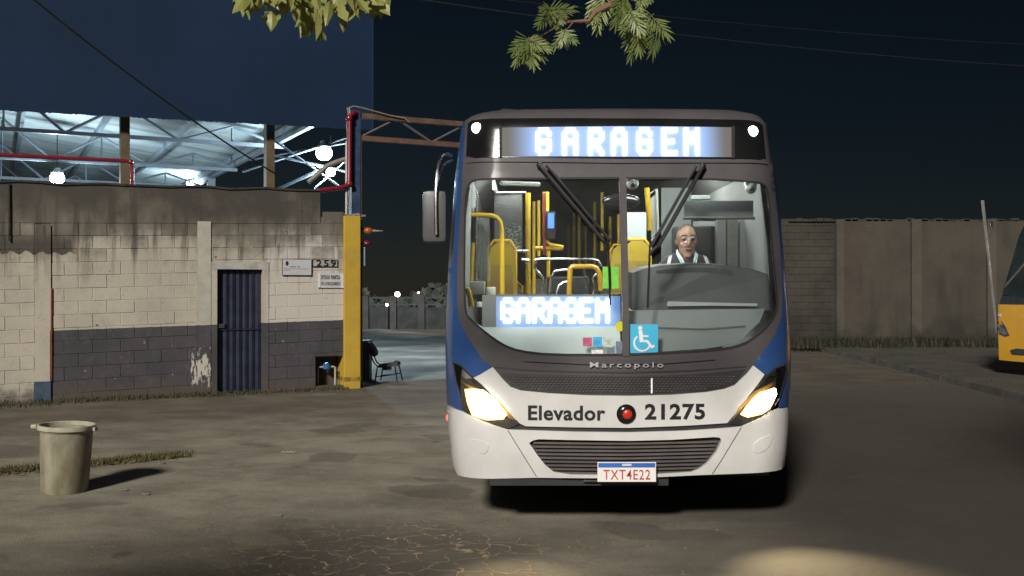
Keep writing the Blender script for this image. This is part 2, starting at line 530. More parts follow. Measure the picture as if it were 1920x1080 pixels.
    return m
MT['wall'] = wall_paint()
wall = thing('block_wall', 'cream painted concrete block wall with slate band and mouldy top beside the gate', 'wall', WA, WTH)
TILT = .028
ZREF, UREF = WP(365, 465)[1], WP(365, 465)[0]
U = lambda px, py=550: WP(px, py)[0]
uL = -3.2
u_end = U(645)
u_step = U(600, 400)
ring_lo = lambda u: ZREF + .4 + TILT * (u - UREF)
top_z = lambda u: 3.28 + .018 * u
door_u0, door_u1 = U(407, 620), U(492, 620)
door_z = WP(450, 505)[1]
# mortar body behind the block faces
core = MB()
def core_piece(u0, u1, z0, z1f):
    core.add([(u0, .008, z0), (u1, .008, z0), (u1, .008, z1f(u1)), (u0, .008, z1f(u0)),
              (u0, .17, z0), (u1, .17, z0), (u1, .17, z1f(u1)), (u0, .17, z1f(u0))],
             [(0,1,2,3),(7,6,5,4),(0,4,5,1),(3,2,6,7),(0,3,7,4),(1,5,6,2)])
core_piece(uL, door_u0 - .1, -.3, lambda u: ring_lo(u) + .05)
core_piece(door_u0 - .1, door_u1 + .1, door_z + .12, lambda u: ring_lo(u) + .05)
nich_u0, nich_u1 = U(592, 690), U(640, 690)
nich_z0, nich_z1 = .06, WP(610, 668)[1]
core_piece(door_u1 + .1, nich_u0, -.3, lambda u: ring_lo(u) + .05)
core_piece(nich_u0, u_end + .02, nich_z1, lambda u: 2.93)
core.box((nich_u0, .3, -.2), (u_end + .02, .34, nich_z1))
core.box((nich_u0, .014, -.3), (u_end + .02, .17, nich_z0))
core.build('mortar', MT['wall'], wall, local=True)
ring = MB()
n_ = 26
for i in range(n_):
    ua, ub = uL + (u_step - uL) * i / n_, uL + (u_step - uL) * (i + 1) / n_
    ja, jb = [top_z(x) + .012 * math.sin(x * 5.1) + .008 * math.sin(x * 13) for x in (ua, ub)]
    ring.add([(ua, -.006, ring_lo(ua)), (ub, -.006, ring_lo(ub)), (ub, -.006, jb), (ua, -.006, ja),
              (ua, .18, ring_lo(ua)), (ub, .18, ring_lo(ub)), (ub, .18, jb), (ua, .18, ja)],
             [(0,1,2,3),(7,6,5,4),(3,2,6,7)] + ([(0,3,7,4)] if i == 0 else []) + ([(1,5,6,2)] if i == n_-1 else []) + [(0,4,5,1)])
ring.build('ring_beam', MT['wall'], wall, local=True)
cop = MB()
for i in range(n_):
    ua, ub = uL + (u_step - uL) * i / n_, uL + (u_step + .02 - uL) * (i + 1) / n_
    za, zb_ = [top_z(x) + .012 * math.sin(x * 5.1) + .008 * math.sin(x * 13) for x in (ua, ub)]
    cop.add([(ua, -.03, za), (ub, -.03, zb_), (ub, -.03, zb_ + .03), (ua, -.03, za + .03), (ua, .2, za), (ub, .2, zb_), (ub, .2, zb_ + .03), (ua, .2, za + .03)],
            [(0,1,2,3),(7,6,5,4),(3,2,6,7),(0,4,5,1)])
cop.build('coping', mat('mossy_coping', (.045, .042, .034), .9, 0, .5, 6, .3, 40), wall, local=True)
# concrete columns in the wall
colm = mat('cream_column_paint', (.44, .415, .355), .8, 0, .18, 4, .15, 40)
cols = [(U(65), U(95), -.2, ring_lo(0) - .02), (U(370), U(395), -.2, ring_lo(2.8) + .03)]
for i, (ua, ub, za, zb_) in enumerate(cols):
    zm = za if i == 0 else WP(382, 607)[1]
    if i == 1: MB().box((ua, -.022, za), (ub, .1, zm)).build('column', MT['wall'], wall, local=True)
    MB().box((ua, -.0215, zm), (ub, .099, zb_)).build('column', MT['wall'] if i == 0 else colm, wall, local=True)
zc = WP(80, 715)[1]
MB().box((cols[0][0] - .003, -.026, -.2), (cols[0][1] + .003, .09, zc)).build('column_base', mat('faded_blue_paint', (.05, .085, .14), .7, 0, .35, 6, .1), wall, local=True)
MB().box((cols[0][1] + .0, -.0235, zc), (cols[0][1] + .02, .02, WP(95, 540)[1])).build('column_edge', mat('red_oxide', (.22, .03, .02), .7, 0, .4, 9, .1), wall, local=True)
# blocks
def block_mesh(L, h, cache={}):
    k = (round(L, 2), round(h, 2))
    if k not in cache:
        c = .0035
        b = MB()
        x, zz = k[0] / 2 - .0045, k[1] / 2 - .0045
        b.add([(-x,.05,-zz),(x,.05,-zz),(x,.05,zz),(-x,.05,zz),(-x,c,-zz),(x,c,-zz),(x,c,zz),(-x,c,zz),
               (-x+c,0,-zz+c),(x-c,0,-zz+c),(x-c,0,zz-c),(-x+c,0,zz-c)],
              [(0,1,5,4),(1,2,6,5),(2,3,7,6),(3,0,4,7),(4,5,9,8),(5,6,10,9),(6,7,11,10),(7,4,8,11),(8,9,10,11)])
        cache[k] = b.mesh('block')
    return cache[k]
BL, BH = .402, .2
rot_t = (0, -math.atan(TILT), 0)
def lay(ua, ub, n):
    """one course between ua and ub"""
    off = (n % 2) * BL / 2 + .07
    k = math.floor((ua - off) / BL)
    while True:
        s0, s1 = off + k * BL, off + (k + 1) * BL
        k += 1
        if s0 >= ub: break
        a, b = max(s0, ua), min(s1, ub)
        if b - a < .045: continue
        uc = (a + b) / 2
        zc_ = ZREF + (n + .5) * BH + TILT * (uc - UREF)
        if zc_ < -.05: continue
        link('block', block_mesh(b - a, BH), MT['wall'], wall, (uc, random.uniform(-.003, .004), zc_), rot_t)
for n in range(-12, 2):
    zmid = lambda u: ZREF + (n + .5) * BH + TILT * (u - UREF)
    lay(-1.6, cols[0][0], n)
    lay(cols[0][1], cols[1][0], n)
    if zmid(3.3) - .1 > door_z + .12:
        lay(cols[1][1], u_end, n)
    else:
        if zmid(5) < nich_z1 + .02: lay(door_u1 + .1, nich_u0, n)
        else: lay(door_u1 + .1, u_end, n)
lay(u_step + .01, u_end, 2)
# door surround
jm = mat('door_surround_plaster', (.42, .4, .37), .85, 0, .3, 7, .2, 40)
MB().box((cols[1][1], -.012, -.1), (door_u0, .16, door_z + .001)).build('door_jamb', MT['wall'], wall, local=True)
MB().box((door_u1, -.012, -.1), (door_u1 + .1, .16, door_z + .001)).build('door_jamb', MT['wall'], wall, local=True)
MB().box((cols[1][1], -.014, door_z), (door_u1 + .1, .16, door_z + .125)).build('door_lintel', jm, wall, local=True)
# metal door of ribbed sheets
dm = mat('dark_blue_door_paint', (.028, .034, .062), .3, .1, .35, 5, .12, 18, coat=.2)
door = MB().box((door_u0, .12, 0.0), (door_u1, .135, door_z)).build('door', dm, wall, local=True)
ndp = 7
zs = WP(450, 618)[1]
wd = (door_u1 - door_u0) / ndp
for half, (za, zb_) in enumerate(((.015, zs - .012), (zs + .012, door_z - .015))):
    for i in range(ndp):
        ua = door_u0 + wd * i
        pr = MB()
        prof = [(0.002, .119), (.006, .09), (wd * .45, .076), (wd * .55, .076), (wd - .006, .09), (wd - .002, .119)]
        n0 = len(prof)
        pr.add([(ua + x, y, za) for x, y in prof] + [(ua + x, y, zb_) for x, y in prof],
               [(j, j + 1, j + 1 + n0, j + n0) for j in range(n0 - 1)] + [tuple(range(n0 - 1, -1, -1)), tuple(range(n0, 2 * n0))])
        pr.build('door_panel', dm, door, local=True)
MB().box((door_u0, .06, zs - .011), (door_u1, .119, zs + .011)).build('door_rail', dm, door, local=True)
hu, hz = WP(417, 611)
MB().bbox((hu - .05, .03, hz - .035), (hu + .045, .075, hz + .035), .008).build('door_handle', MT['steel'], door, local=True)
MB().box((door_u0, .08, 0), (door_u0 + .025, .1195, door_z)).build('door_edge', mat('rusty_steel', (.12, .05, .03), .8, .2, .5, 12, .2), door, local=True)

cb = MB().tube([WW(U(17), -.03, WP(17, 348)[1] + .03), WW(U(17.5), -.035, WP(17, 400)[1]), WW(U(17), -.03, WP(17, 452)[1])], .012, 6)
tag(cb.build('wall_cable', MT['rubber']), 'thin dark cable running down the wall top at far left', 'cable')

# ---- water meter recess
wm = thing('water_meter', 'blue water meter with bent white pipes in the recess beside the yellow pillar', 'water meter', WW((nich_u0 + nich_u1) / 2, .12, nich_z0), WTH)
pw = mat('pale_pipe', (.45, .44, .42), .5)
hw_ = (nich_u1 - nich_u0) / 2
for sgn in (-1, 1):
    x = sgn * hw_ * .68
    MB().tube([(x, 0, 0), (x, 0, .27), (x * .97, 0, .30), (x * .8, 0, .315), (x * .35, 0, .315)], .016, 8).build('pipe', pw, wm, True, True)
MB().lathe([(.05, .27), (.065, .285), (.065, .35), (.05, .365), (.045, .385), (.02, .39)], 20).build('meter_body', mat('blue_meter', (.03, .12, .3), .35), wm, True, True)

# ---- signs on the wall
def sign_frame(px0, py0, px1, py1, v=-.02):
    (u0, z1), (u1, z0) = WP(px0, py0), WP(px1, py1)
    return u0, u1, z0, z1
def local_text(name, s_, u0, u1, z0, z1, y, m, parent, bold=.02, spacing=1.0):
    v, f = fit_text(s_, u0, u1, z0, z1, bold, spacing)
    b = MB(); b.add([(x, y, z) for x, z in v], f)
    me = bpy.data.meshes.new(name); me.from_pydata(b.v, [], b.f)
    return link(name, me, m, parent)
ink = mat('black_ink', (.015, .015, .018), .6, 0, .2, 8, 0)
u0, u1, z0, z1 = sign_frame(529, 486, 583, 516)
s1 = thing('notice_plate', 'white metal notice plate with dark oval emblem, left of the house number', 'sign', WW(u0, -.02, z0), WTH)
w_, h_ = u1 - u0, z1 - z0
MB().bbox((0, -.006, 0), (w_, .012, h_), .005).build('plate', mat('white_enamel', (.5, .51, .53), .35, 0, .08, 6, .01), s1, False, True)
fr = MB()
for a, b in (((-.006, -.01, -.006), (w_ + .006, .008, .0)), ((-.006, -.01, h_), (w_ + .006, .008, h_ + .006)), ((-.006, -.01, 0), (0, .008, h_)), ((w_, -.01, 0), (w_ + .006, .008, h_))):
    fr.box(a, b)
fr.build('rim', MT['dark_plastic'], s1, False, True)
MB().add([(w_ * (.155 + .052 * math.cos(t)), -.0085, h_ * (.74 + .15 * math.sin(t))) for t in [2*math.pi*i/20 for i in range(20)]], [tuple(range(20))]).build('emblem', ink, s1, False, True)
ln = MB()
x = .25
for wv in (.036,) * 9:
    ln.box((w_*x, -.0085, h_*.50), (w_*(x + wv*.74), -.0075, h_*.555)); x += wv if abs(x-.43) > .02 else wv*2
x = .05
for i in range(34):
    wv = random.choice((.02, .03, .026))
    if x > .93: break
    ln.box((w_*x, -.0085, h_*.385), (w_*(x + wv*.7), -.0075, h_*.41)); x += wv
for i in range(6): ln.box((w_*(.05+.035*i), -.0085, h_*.28), (w_*(.05+.035*i+.024), -.0075, h_*.305))
stuff(ln.build('small_print', mat('grey_ink', (.1, .1, .12), .6), s1, False, True))

u0, u1, z0, z1 = sign_frame(585, 486, 632.5, 500.5)
s2 = thing('house_number', 'black framed house number 259 on the wall beside the yellow pillar', 'sign', WW(u0, -.012, z0), WTH)
w_, h_ = u1 - u0, z1 - z0
fr = MB()
t_ = .008
for a, b in (((0, -.012, 0), (w_, .006, t_)), ((0, -.012, h_ - t_), (w_, .006, h_)), ((0, -.012, t_), (t_, .006, h_ - t_)), ((w_ - t_, -.012, t_), (w_, .006, h_ - t_))):
    fr.box(a, b)
fr.build('frame', ink, s2, False, True)
MB().box((t_, -.002, t_), (w_ - t_, .006, h_ - t_)).build('backing', mat('cream_backing', (.42, .4, .34), .6), s2, False, True)
v, f = fit_text('259', w_*.15, w_*.92, h_*.06, h_*.94, .012, 1.25)
b = MB(); b.add([(x, -.0135, z) for x, z in v], f)
me = bpy.data.meshes.new('digits'); me.from_pydata(b.v, [], b.f); link('digits', me, ink, s2)

u0, u1, z0, z1 = sign_frame(596, 512, 643, 540)
s3 = thing('staff_notice', 'white staff entrance notice with two rows of tall black capitals, under the number', 'sign', WW(u0, -.02, z0), WTH)
w_, h_ = u1 - u0, z1 - z0
MB().bbox((0, -.006, 0), (w_, .01, h_), .004).build('plate', mat('white_laminate', (.55, .55, .56), .22, 0, .12, 5, .05, 14), s3, False, True)
MB().box((.0, -.014, .01), (.035, -.0062, h_ - .01)).build('tape', mat('clear_tape', (.75, .75, .73), .15), s3, False, True)
MB().box((w_ - .03, -.014, .0), (w_, -.0062, h_ - .02)).build('tape', mat('clear_tape', (.75, .75, .73), .15), s3, False, True)
gi = mat('faded_black_ink', (.045, .045, .05), .6, 0, .3, 12, 0)
local_text('lettering', 'ENTRADA  PERMITIDA', w_*.12, w_*.87, h_*.58, h_*.86, -.008, gi, s3, .03)
local_text('lettering', 'SÓ A FUNCIONÁRIOS', w_*.12, w_*.87, h_*.17, h_*.47, -.008, gi, s3, .03)

# ---- yellow gate pillar and the steel portal
MT['pillar'] = mat('chipped_yellow_paint', (.5, .33, .035), .6, 0, .18, 3, .1, 30, col2=(.42, .27, .04))
pu0, pu1 = U(643.5, 700), U(674, 700)
pz = WP(660, 405)[1]
pil = thing('gate_pillar', 'tall square yellow gate pillar with black grime near the ground', 'pillar', WW((pu0 + pu1) / 2, .2, 0), WTH)
hw_ = (pu1 - pu0) / 2
MB().bbox((-hw_, -.26, -.05), (hw_, .24, pz), .012).build('shaft', MT['pillar'], pil, False, True)
MB().box((-hw_ - .004, -.264, .13), (hw_ + .004, .2, .2)).build('grime_band', mat('grimy_yellow', (.13, .085, .02), .8, 0, .6, 8, .2, col2=(.4, .26, .03)), pil, False, True)
rub = MB()
for i in range(9):
    rub.bbox((-.5 + i * .09, -.1 + .02 * math.sin(i * 3), pz - .003 + .0 * i), (-.5 + i * .09 + .07, .1, pz + random.uniform(.02, .06)), .008)
rub.build('broken_cap', mat('rubble', (.3, .27, .24), .9, 0, .6, 12, .3), pil, False, True)

pm = mat('blue_steel_paint', (.05, .085, .16), .45, .2, .45, 5, .15, 25)
om = mat('rust_orange_paint', (.15, .085, .06), .6, .1, .4, 6, .15)
portal = thing('gate_portal', 'rusty lattice gate portal with blue steel posts spanning above the entrance', 'gate', WW(U(681), .45, 0), WTH)
o_u = U(681)
zt = WP(690, 212, .45)[1]; zb_ = WP(690, 258, .45)[1]
MB().box((-.09, -.08, 0), (.075, .08, zt + .02)).build('post', pm, portal, False, True)
MB().box((.075, -.06, 0), (.105, .06, zb_ + .03)).build('post_flange', om, portal, False, True)
span = 8.3
MB().box((span, -.08, 0), (span + .16, .08, zt + .02)).build('post', pm, portal, False, True)
for zz in (zt - .06, zb_ - .02):
    MB().box((.076, -.05, zz - .045), (span, .05, zz + .045)).build('chord', om, portal, False, True)
lat = 12
for i in range(lat):
    xa, xb = .1 + (span - .1) * i / lat, .1 + (span - .1) * (i + 1) / lat
    za, ze = (zb_, zt - .06) if i % 2 == 0 else (zt - .06, zb_)
    MB().tube([(xa, 0, za), (xb, 0, ze)], .022, 6).build('lattice_bar', mat('grey_lattice', (.16, .14, .15), .5, .3) if i == 0 else bpy.data.materials['grey_lattice'], portal, False, True)
wires = MB()
wp = [(-.14 + .012 * math.sin(i * 1.7), -.11 + .01 * math.cos(i * 2.1), zt + .05 - i * .105) for i in range(18)]
wires.tube(wp, .014, 6)
wires.tube([(x - .035 + .01 * math.sin(i), y + .01, z) for i, (x, y, z) in enumerate(wp)], .009, 6)
wires.tube([(-.14, -.1, zt + .05), (-.05, -.1, zt + .085), (.15, -.09, zt + .06), (.6, -.08, zt - .02), (.9, -.08, zt - .05), (1.0, -.08, zt - .12)], .012, 6)
wires.build('wiring', mat('pale_wire', (.3, .25, .19), .6), portal, True, True)
MB().tube([(-.19, -.1, pz + .05), (-.19, -.1, zt - .55)], .02, 8).build('conduit', mat('white_conduit', (.55, .55, .53), .4), portal, True, True)

pr_ = mat('red_fire_pipe', (.2, .012, .02), .3, 0, .2, 5, .02, coat=.3)
q = lambda px, py, v: WW(WP(px, py, v)[0], v, WP(px, py, v)[1])
fp = thing('fire_pipe', 'bright red fire pipe with elbow joints climbing beside the gate portal post', 'pipe', q(655, 352, .3))
MB().tube([q(596, 358, .3), q(640, 352, .3), q(650, 349, .3), q(655, 341, .3), q(655.5, 225, .3), q(657, 216, .3), q(663, 212, .32), q(668, 212, .4)], .042, 12).build('pipe_run', pr_, fp, True)
for (x_, y_) in ((655, 222), (655, 345)):
    MB().ball(q(x_, y_, .3), .062, 12, 8).build('elbow_joint', pr_, fp, True)
fp2 = thing('fire_pipe', 'dark red fire pipe crossing level above the wall and turning down at the hangar column', 'pipe', q(248, 352, 4.0))
MB().tube([q(-60, 287.5, 4.), q(100, 295.5, 4.), q(236, 302, 4.), q(243, 303, 4.), q(247.5, 309, 4.), q(248, 318, 4.), q(248, 372, 4.)], .038, 10).build('pipe_run', pr_, fp2, True)
MB().ball(q(245, 304, 4.), .055, 12, 8).build('elbow_joint', pr_, fp2, True)

# warning beacons on the gate post
bc = thing('gate_beacon', 'orange warning beacon with a pointed shade on the gate post', 'beacon', q(684, 432, .1))
b = MB(); c0 = q(690, 433, .05)
b.ball(c0, .075, 14, 8, (1.2, 1, .85)); b.build('lens', mat('orange_lens', (.35, .1, .02), .3, 0, .2, 6, .02), bc, True)
MB().tube([c0 + Vector((.05, 0, 0)), c0 + Vector((.26, .0, .0))], .03, 8, True, .006).build('spike', MT['mid_panel'], bc, True)
MB().tube([q(678, 428, .3), c0], .02, 6).build('bracket', MT['dark_plastic'], bc, True)
bc2 = thing('gate_beacon', 'dull red warning lamp below the orange beacon on the gate post', 'beacon', q(684, 458, .1))
c1 = q(688, 457, .05)
MB().ball(c1, .07, 14, 8, (1.2, 1, .8)).build('lens', mat('red_lens', (.13, .012, .02), .35, 0, .2, 6, .02), bc2, True)
MB().tube([q(678, 457, .3), c1], .02, 6).build('bracket', MT['dark_plastic'], bc2, True)
jb = thing('junction_box', 'pale blue electrical box on the side of the yellow pillar', 'electrical box', q(681, 500, .0))
c2 = q(680.5, 499, .1)
MB().bbox((c2.x - .05, c2.y - .06, c2.z), (c2.x + .05, c2.y + .06, c2.z + .33), .01).build('case', mat('pale_blue_case', (.16, .22, .27), .5), jb)
MB().box((c2.x - .006, c2.y - .067, c2.z + .15), (c2.x + .006, c2.y - .061, c2.z + .19)).build('latch', MT['steel'], jb)
# yellow side post behind the pillar
sp = thing('side_post', 'narrow deeper yellow steel post tucked behind the gate pillar', 'post', WW(U(680), .25, 0), WTH)
zsp = WP(681, 505, .25)[1]
MB().box((-.05, -.06, 0), (.045, .02, zsp)).build('web', MT['pillar'], sp, False, True)
MB().box((.045, -.07, 0), (.058, .03, zsp + .02)).build('flange', mat('deep_yellow', (.5, .3, .03), .5), sp, False, True)

# grey cabinet behind the pillar, inside the lot
cabp = G(688, 714)
cab = thing('metal_cabinet', 'low teal grey metal cabinet behind the yellow pillar inside the lot', 'cabinet', cabp)
MB().bbox((cabp.x - .3, cabp.y, 0), (cabp.x + .045, cabp.y + .35, .72), .012).build('case', mat('teal_grey_paint', (.04, .06, .065), .5), cab)
MB().bbox((cabp.x - .32, cabp.y - .02, .72), (cabp.x + .06, cabp.y + .37, .75), .006).build('lid', mat('teal_grey_lid', (.05, .075, .08), .5), cab)

# ---- school chair
chp = G(724, 715)
ch = thing('chair', 'old dark school chair with tubular legs facing the bus in the gateway', 'chair', chp)
cm = mat('dark_green_vinyl', (.02, .028, .026), .5, 0, .3, 9, .1)
lm_ = mat('dark_tube', (.035, .04, .042), .35, .6)
s_ = (chp.y / F)
x = lambda px: (px - 960) * s_
z = lambda py: (YH - py) * s_ + HC
dy = .2
st = MB()
prof = [(711, 684.5), (716, 681), (740, 677), (747, 678.5), (750, 683), (747, 686), (738, 685.5), (718, 688), (712, 688)]
st.prism([(x(a), z(b)) for a, b in prof], chp.y - dy, chp.y + dy)
st.build('seat', cm, ch)
MB().box((x(720), chp.y - .15, z(693)), (x(733), chp.y + .12, z(687.2))).build('torn_underside', mat('torn_foam', (.08, .075, .06), .95, 0, .5, 20, .3), ch)
bk = MB()
prof = [(691, 641), (695, 642), (701, 650), (706, 658), (707, 665), (704, 668), (700, 666), (696, 656), (692, 648)]
bk.prism([(x(a), z(b)) for a, b in prof], chp.y - dy, chp.y + dy)
bk.build('backrest', cm, ch)
for sg in (-1, 1):
    yy = chp.y + sg * (dy - .03)
    o_ = 3 * sg
    MB().tube([(x(693), yy, z(652)), (x(699), yy, z(668)), (x(704), yy, z(680)), (x(711), yy, z(686))], .013, 8).build('back_support', lm_, ch, True)
    MB().tube([(x(713 + o_), yy, z(686)), (x(708.5 + o_), yy, .0)], .012, 8).build('leg', lm_, ch, True)
    MB().tube([(x(744 + o_ * .6), yy, z(684)), (x(750 + o_), yy, .0)], .012, 8).build('leg', lm_, ch, True)
    MB().tube([(x(711 + o_), yy, z(705)), (x(747 + o_), yy, z(701))], .009, 8).build('stretcher', lm_, ch, True)

# ---- hangar behind the wall
HV = 5.0
fu1 = WP(698, 150, HV)[0]
fz0 = WP(0, 207, HV)[1]; fz1 = WP(640, 241, HV)[1]
hang = thing('hangar', 'open bus hangar with tall dark blue fascia and brightly lit corrugated roof', 'building', WW(fu1, HV, 0), WTH)
fa = MB()
nr = 150
fl = 24.0
for i in range(nr):
    a, b = -fl * (nr - i) / nr, -fl * (nr - i - 1) / nr
    kk = (fz1 - fz0) / (WP(640, 241, HV)[0] - WP(0, 207, HV)[0])
    za = fz1 + kk * (a - (WP(640, 241, HV)[0] - fu1)) + .012 * math.sin(i * 2.2)
    ze = fz1 + kk * (b - (WP(640, 241, HV)[0] - fu1)) + .012 * math.sin((i + 1) * 2.2)
    r = .35 * (b - a)
    pts = [(a, 0), (a + r, 0), (a + r * 1.25, .0), (b - r * .25, .0), (b, 0)]
    for j in range(4):
        (xa, ya), (xb, yb) = pts[j], pts[j + 1]
        fa.add([(xa, ya, za), (xb, yb, ze), (xb, yb, 10.5), (xa, ya, 10.5)], [(0, 1, 2, 3)])
fa.build('fascia', mat('dark_blue_sheet', (.011, .027, .062), .75, 0, .2, .35, 0, spec=.15), hang, False, True)
MB().box((-.02, -.02, fz1 - .02), (.02, .06, 10.5)).build('fascia_trim', mat('blue_trim', (.012, .028, .062), .5), hang, False, True)
# roof, falling towards the gate side, sheets running down the slope
ue = WP(640, 200, HV)[0] - fu1 - .4
ROOF = lambda u: 5.75 + (ue - u) * .13
rf = MB()
nv = 190; lv = 34.0
for i in range(nv):
    va, vb = .3 + lv * i / nv, .3 + lv * (i + 1) / nv
    da, db = (.03 if i % 2 else -.03), (-.03 if i % 2 else .03)
    rf.add([(-24, va, ROOF(-24) + da), (ue, va, ROOF(ue) + da), (ue, vb, ROOF(ue) + db), (-24, vb, ROOF(-24) + db)], [(0, 1, 2, 3)])
rf.build('roof_sheet', mat('galvanised_sheet', (.42, .48, .49), .55, 0, .35, .8, 0, col2=(.24, .28, .29), streak=(.5, 2.0, 1)), hang, False, True)
pm2 = mat('pale_steel', (.2, .235, .275), .5, 0, .25, 3, .05)
for i in range(11):
    u_ = ue - .1 - i * 1.9
    MB().box((u_ - .05, .3, ROOF(u_) - .21), (u_ + .05, lv, ROOF(u_) - .045)).build('purlin', pm2, hang, False, True)
MB().box((ue - .06, .3, ROOF(ue) - .32), (ue + .06, lv, ROOF(ue) - .03)).build('edge_beam', pm2, hang, False, True)
for k, v_ in enumerate((3.5, 9.0, 14.5, 20.0, 25.5)):
    lo = lambda u: 5.0 + (ue - u) * .06
    MB().box((-20, v_ - .04, lo(-6) - .045), (ue, v_ + .04, lo(-6) + .045)).build('truss_chord', pm2, hang, False, True)
    zl = lo(-6)
    n_ = 15
    for i in range(n_):
        ua = ue - (20 + ue) * i / n_; ub = ue - (20 + ue) * (i + 1) / n_
        a, b = ((ua, v_, zl), (ub, v_, ROOF(ub) - .2)) if i % 2 == 0 else ((ua, v_, ROOF(ua) - .2), (ub, v_, zl))
        MB().tube([a, b], .038, 6).build('truss_web', pm2, hang, False, True)
        if i % 2 == 0:
            MB().tube([(ub, v_ + .08, zl), (ub, v_ + .08, ROOF(ub) - .2)], .028, 6).build('truss_web', pm2, hang, False, True)
cmn = mat('brown_column', (.12, .09, .05), .6, 0, .3, 4, .05)
for px_ in (235, 507):
    u_ = WP(px_, 300, 5.4)[0] - fu1
    MB().box((u_ - .1, .35, 0), (u_ + .08, .6, 6.4)).build('column', cmn, hang, False, True)
for v_ in (13, 20, 27):
    MB().box((ue - .12, v_, 0), (ue + .12, v_ + .2, 5.7)).build('column', pm2, hang, False, True)
# bracing of the open end towards the gate
for (a, b), r_ in ((((498, 288), (652, 322)), .035), (((455, 322), (656, 256)), .03), (((516, 357), (604, 317)), .045), (((590, 354), (654, 298)), .03), (((512, 262), (640, 352)), .03), (((470, 300), (650, 268)), .025)):
    MB().tube([q(a[0], a[1], 7.5), q(b[0], b[1], 7.5)], r_, 6).build('brace', pm2, hang, True)

# lamps
lampm = emit('lamp_glow', (.86, .97, 1.0), 30)
shade = mat('lamp_shade', (.4, .42, .43), .4, .6)
def bay_lamp(px, py, Y, watts, rad, label):
    p_ = P(px, py, Y)
    t = thing('hangar_lamp', label, 'lamp', p_, 0, 'lamps hanging in the hangar')
    MB().ball((0, 0, 0), rad, 16, 10, (1, 1, .9)).build('bulb', lampm, t, True, True)
    MB().lathe([(rad * .4, rad * 1.5), (rad * .5, rad * 1.2), (rad * .9, rad * .75), (rad * .85, rad * .72), (rad * .45, rad * 1.1), (rad * .3, rad * 1.4)], 20).build('shade', shade, t, True, True)
    MB().tube([(0, 0, rad * 1.4), (0, 0, 1.2)], .012, 6).build('cord', MT['rubber'], t, False, True)
    ld = bpy.data.lights.new('lamp_light', 'POINT'); ld.energy = watts; ld.shadow_soft_size = rad; ld.color = (.7, .89, 1.0)
    lo_ = bpy.data.objects.new('lamp_light', ld); COL.objects.link(lo_); lo_.parent = t; lo_.location = (0, -.05, -rad * 2.2)
bay_lamp(107, 334, 28.0, 700, .19, 'glaring round white lamp just above the wall top at left')
bay_lamp(607.5, 287, 25.0, 1500, .2, 'brightest white lamp between hangar and red pipe')
bay_lamp(620, 323, 33.0, 150, .15, 'small white lamp below the brightest hangar lamp')
bay_lamp(356, 344, 36.0, 380, .12, 'small dim lamp peeking over the middle of the wall')
tag(MB().tube([q(578, 342, 3), q(598, 325, 3), q(612, 312, 3), q(630, 304, 3), q(652, 297, 3)], .05, 8).build('cable_tray', mat('beige_conduit', (.25, .235, .19), .5), None, True), 'beige bent conduit rising to the red pipe below the brightest lamp', 'conduit')

# ---- far end of the lot: low fence, hedge, street lights
fb = G(740, 617).y
fen = thing('lot_fence', 'dark low fence with concrete posts across the far end of the lot', 'fence', (-5, fb, 0))
fdm = mat('dim_concrete', (.045, .048, .05), .8, 0, .4, 1.5, .1)
xs = [(p_ - 960) / F * fb for p_ in (632, 685, 737, 790, 842, 895)]
ztp = HC + (YH - 557) / F * fb
for x_ in xs:
    MB().box((x_ - .13, fb - .12, 0), (x_ + .15, fb + .12, ztp + .05)).build('post', fdm, fen)
for zz in (ztp - .06, ztp - .36):
    MB().box((xs[0] - 1, fb - .05, zz), (xs[-1] + 1, fb + .05, zz + .07)).build('rail', fdm, fen)
MB().box((xs[0] - 1, fb - .02, 0), (xs[-1] + 1, fb + .03, ztp - .45)).build('infill', mat('dark_mesh_fill', (.035, .04, .042), .9, 0, .5, 2, .2), fen)
hd = MB()
rg = random.Random(3)
for i in range(2600):
    c = Vector((rg.uniform(xs[0] - 6, xs[-1] + 10), fb + rg.uniform(2, 9), 0)); c.z = rg.uniform(0, 1.5 + .5 * math.sin(c.x * 1.3))
    a, e = rg.uniform(0, 6.28), rg.uniform(.1, .28)
    d1 = Vector((math.cos(a), .3, math.sin(a))) * e; d2 = Vector((-math.sin(a), .2, math.cos(a))) * e * .6
    hd.add([c - d1, c + d2, c + d1, c - d2], [(0, 1, 2, 3)])
hb = hd.build('far_shrubs', mat('dark_leaves', (.03, .04, .03), .7))
stuff(hb, 'dark mass of shrubs beyond the far lot fence', 'shrubs')
far_m = emit('far_lamp_glow', (1, .95, .85), 9)
for px_, py_, r_, lab in ((745, 552, .16, 'larger distant street light above the far fence'), (785, 550, .09, 'faint distant street light right of the larger one'), (725.5, 571.5, .08, 'faint distant light low against the far fence')):
    p_ = P(px_, py_, fb + 14 if py_ < 560 else fb - .3)
    base_z = 0
    t = thing('distant_light', lab, 'street light', (p_.x, p_.y, 0))
    MB().tube([(p_.x, p_.y + .1, 0), (p_.x, p_.y + .1, p_.z)], .04, 6).build('pole', MT['dark_plastic'], t)
    MB().ball(p_, r_ * (1 if py_ < 560 else .8), 10, 6).build('lamp_head', far_m, t)

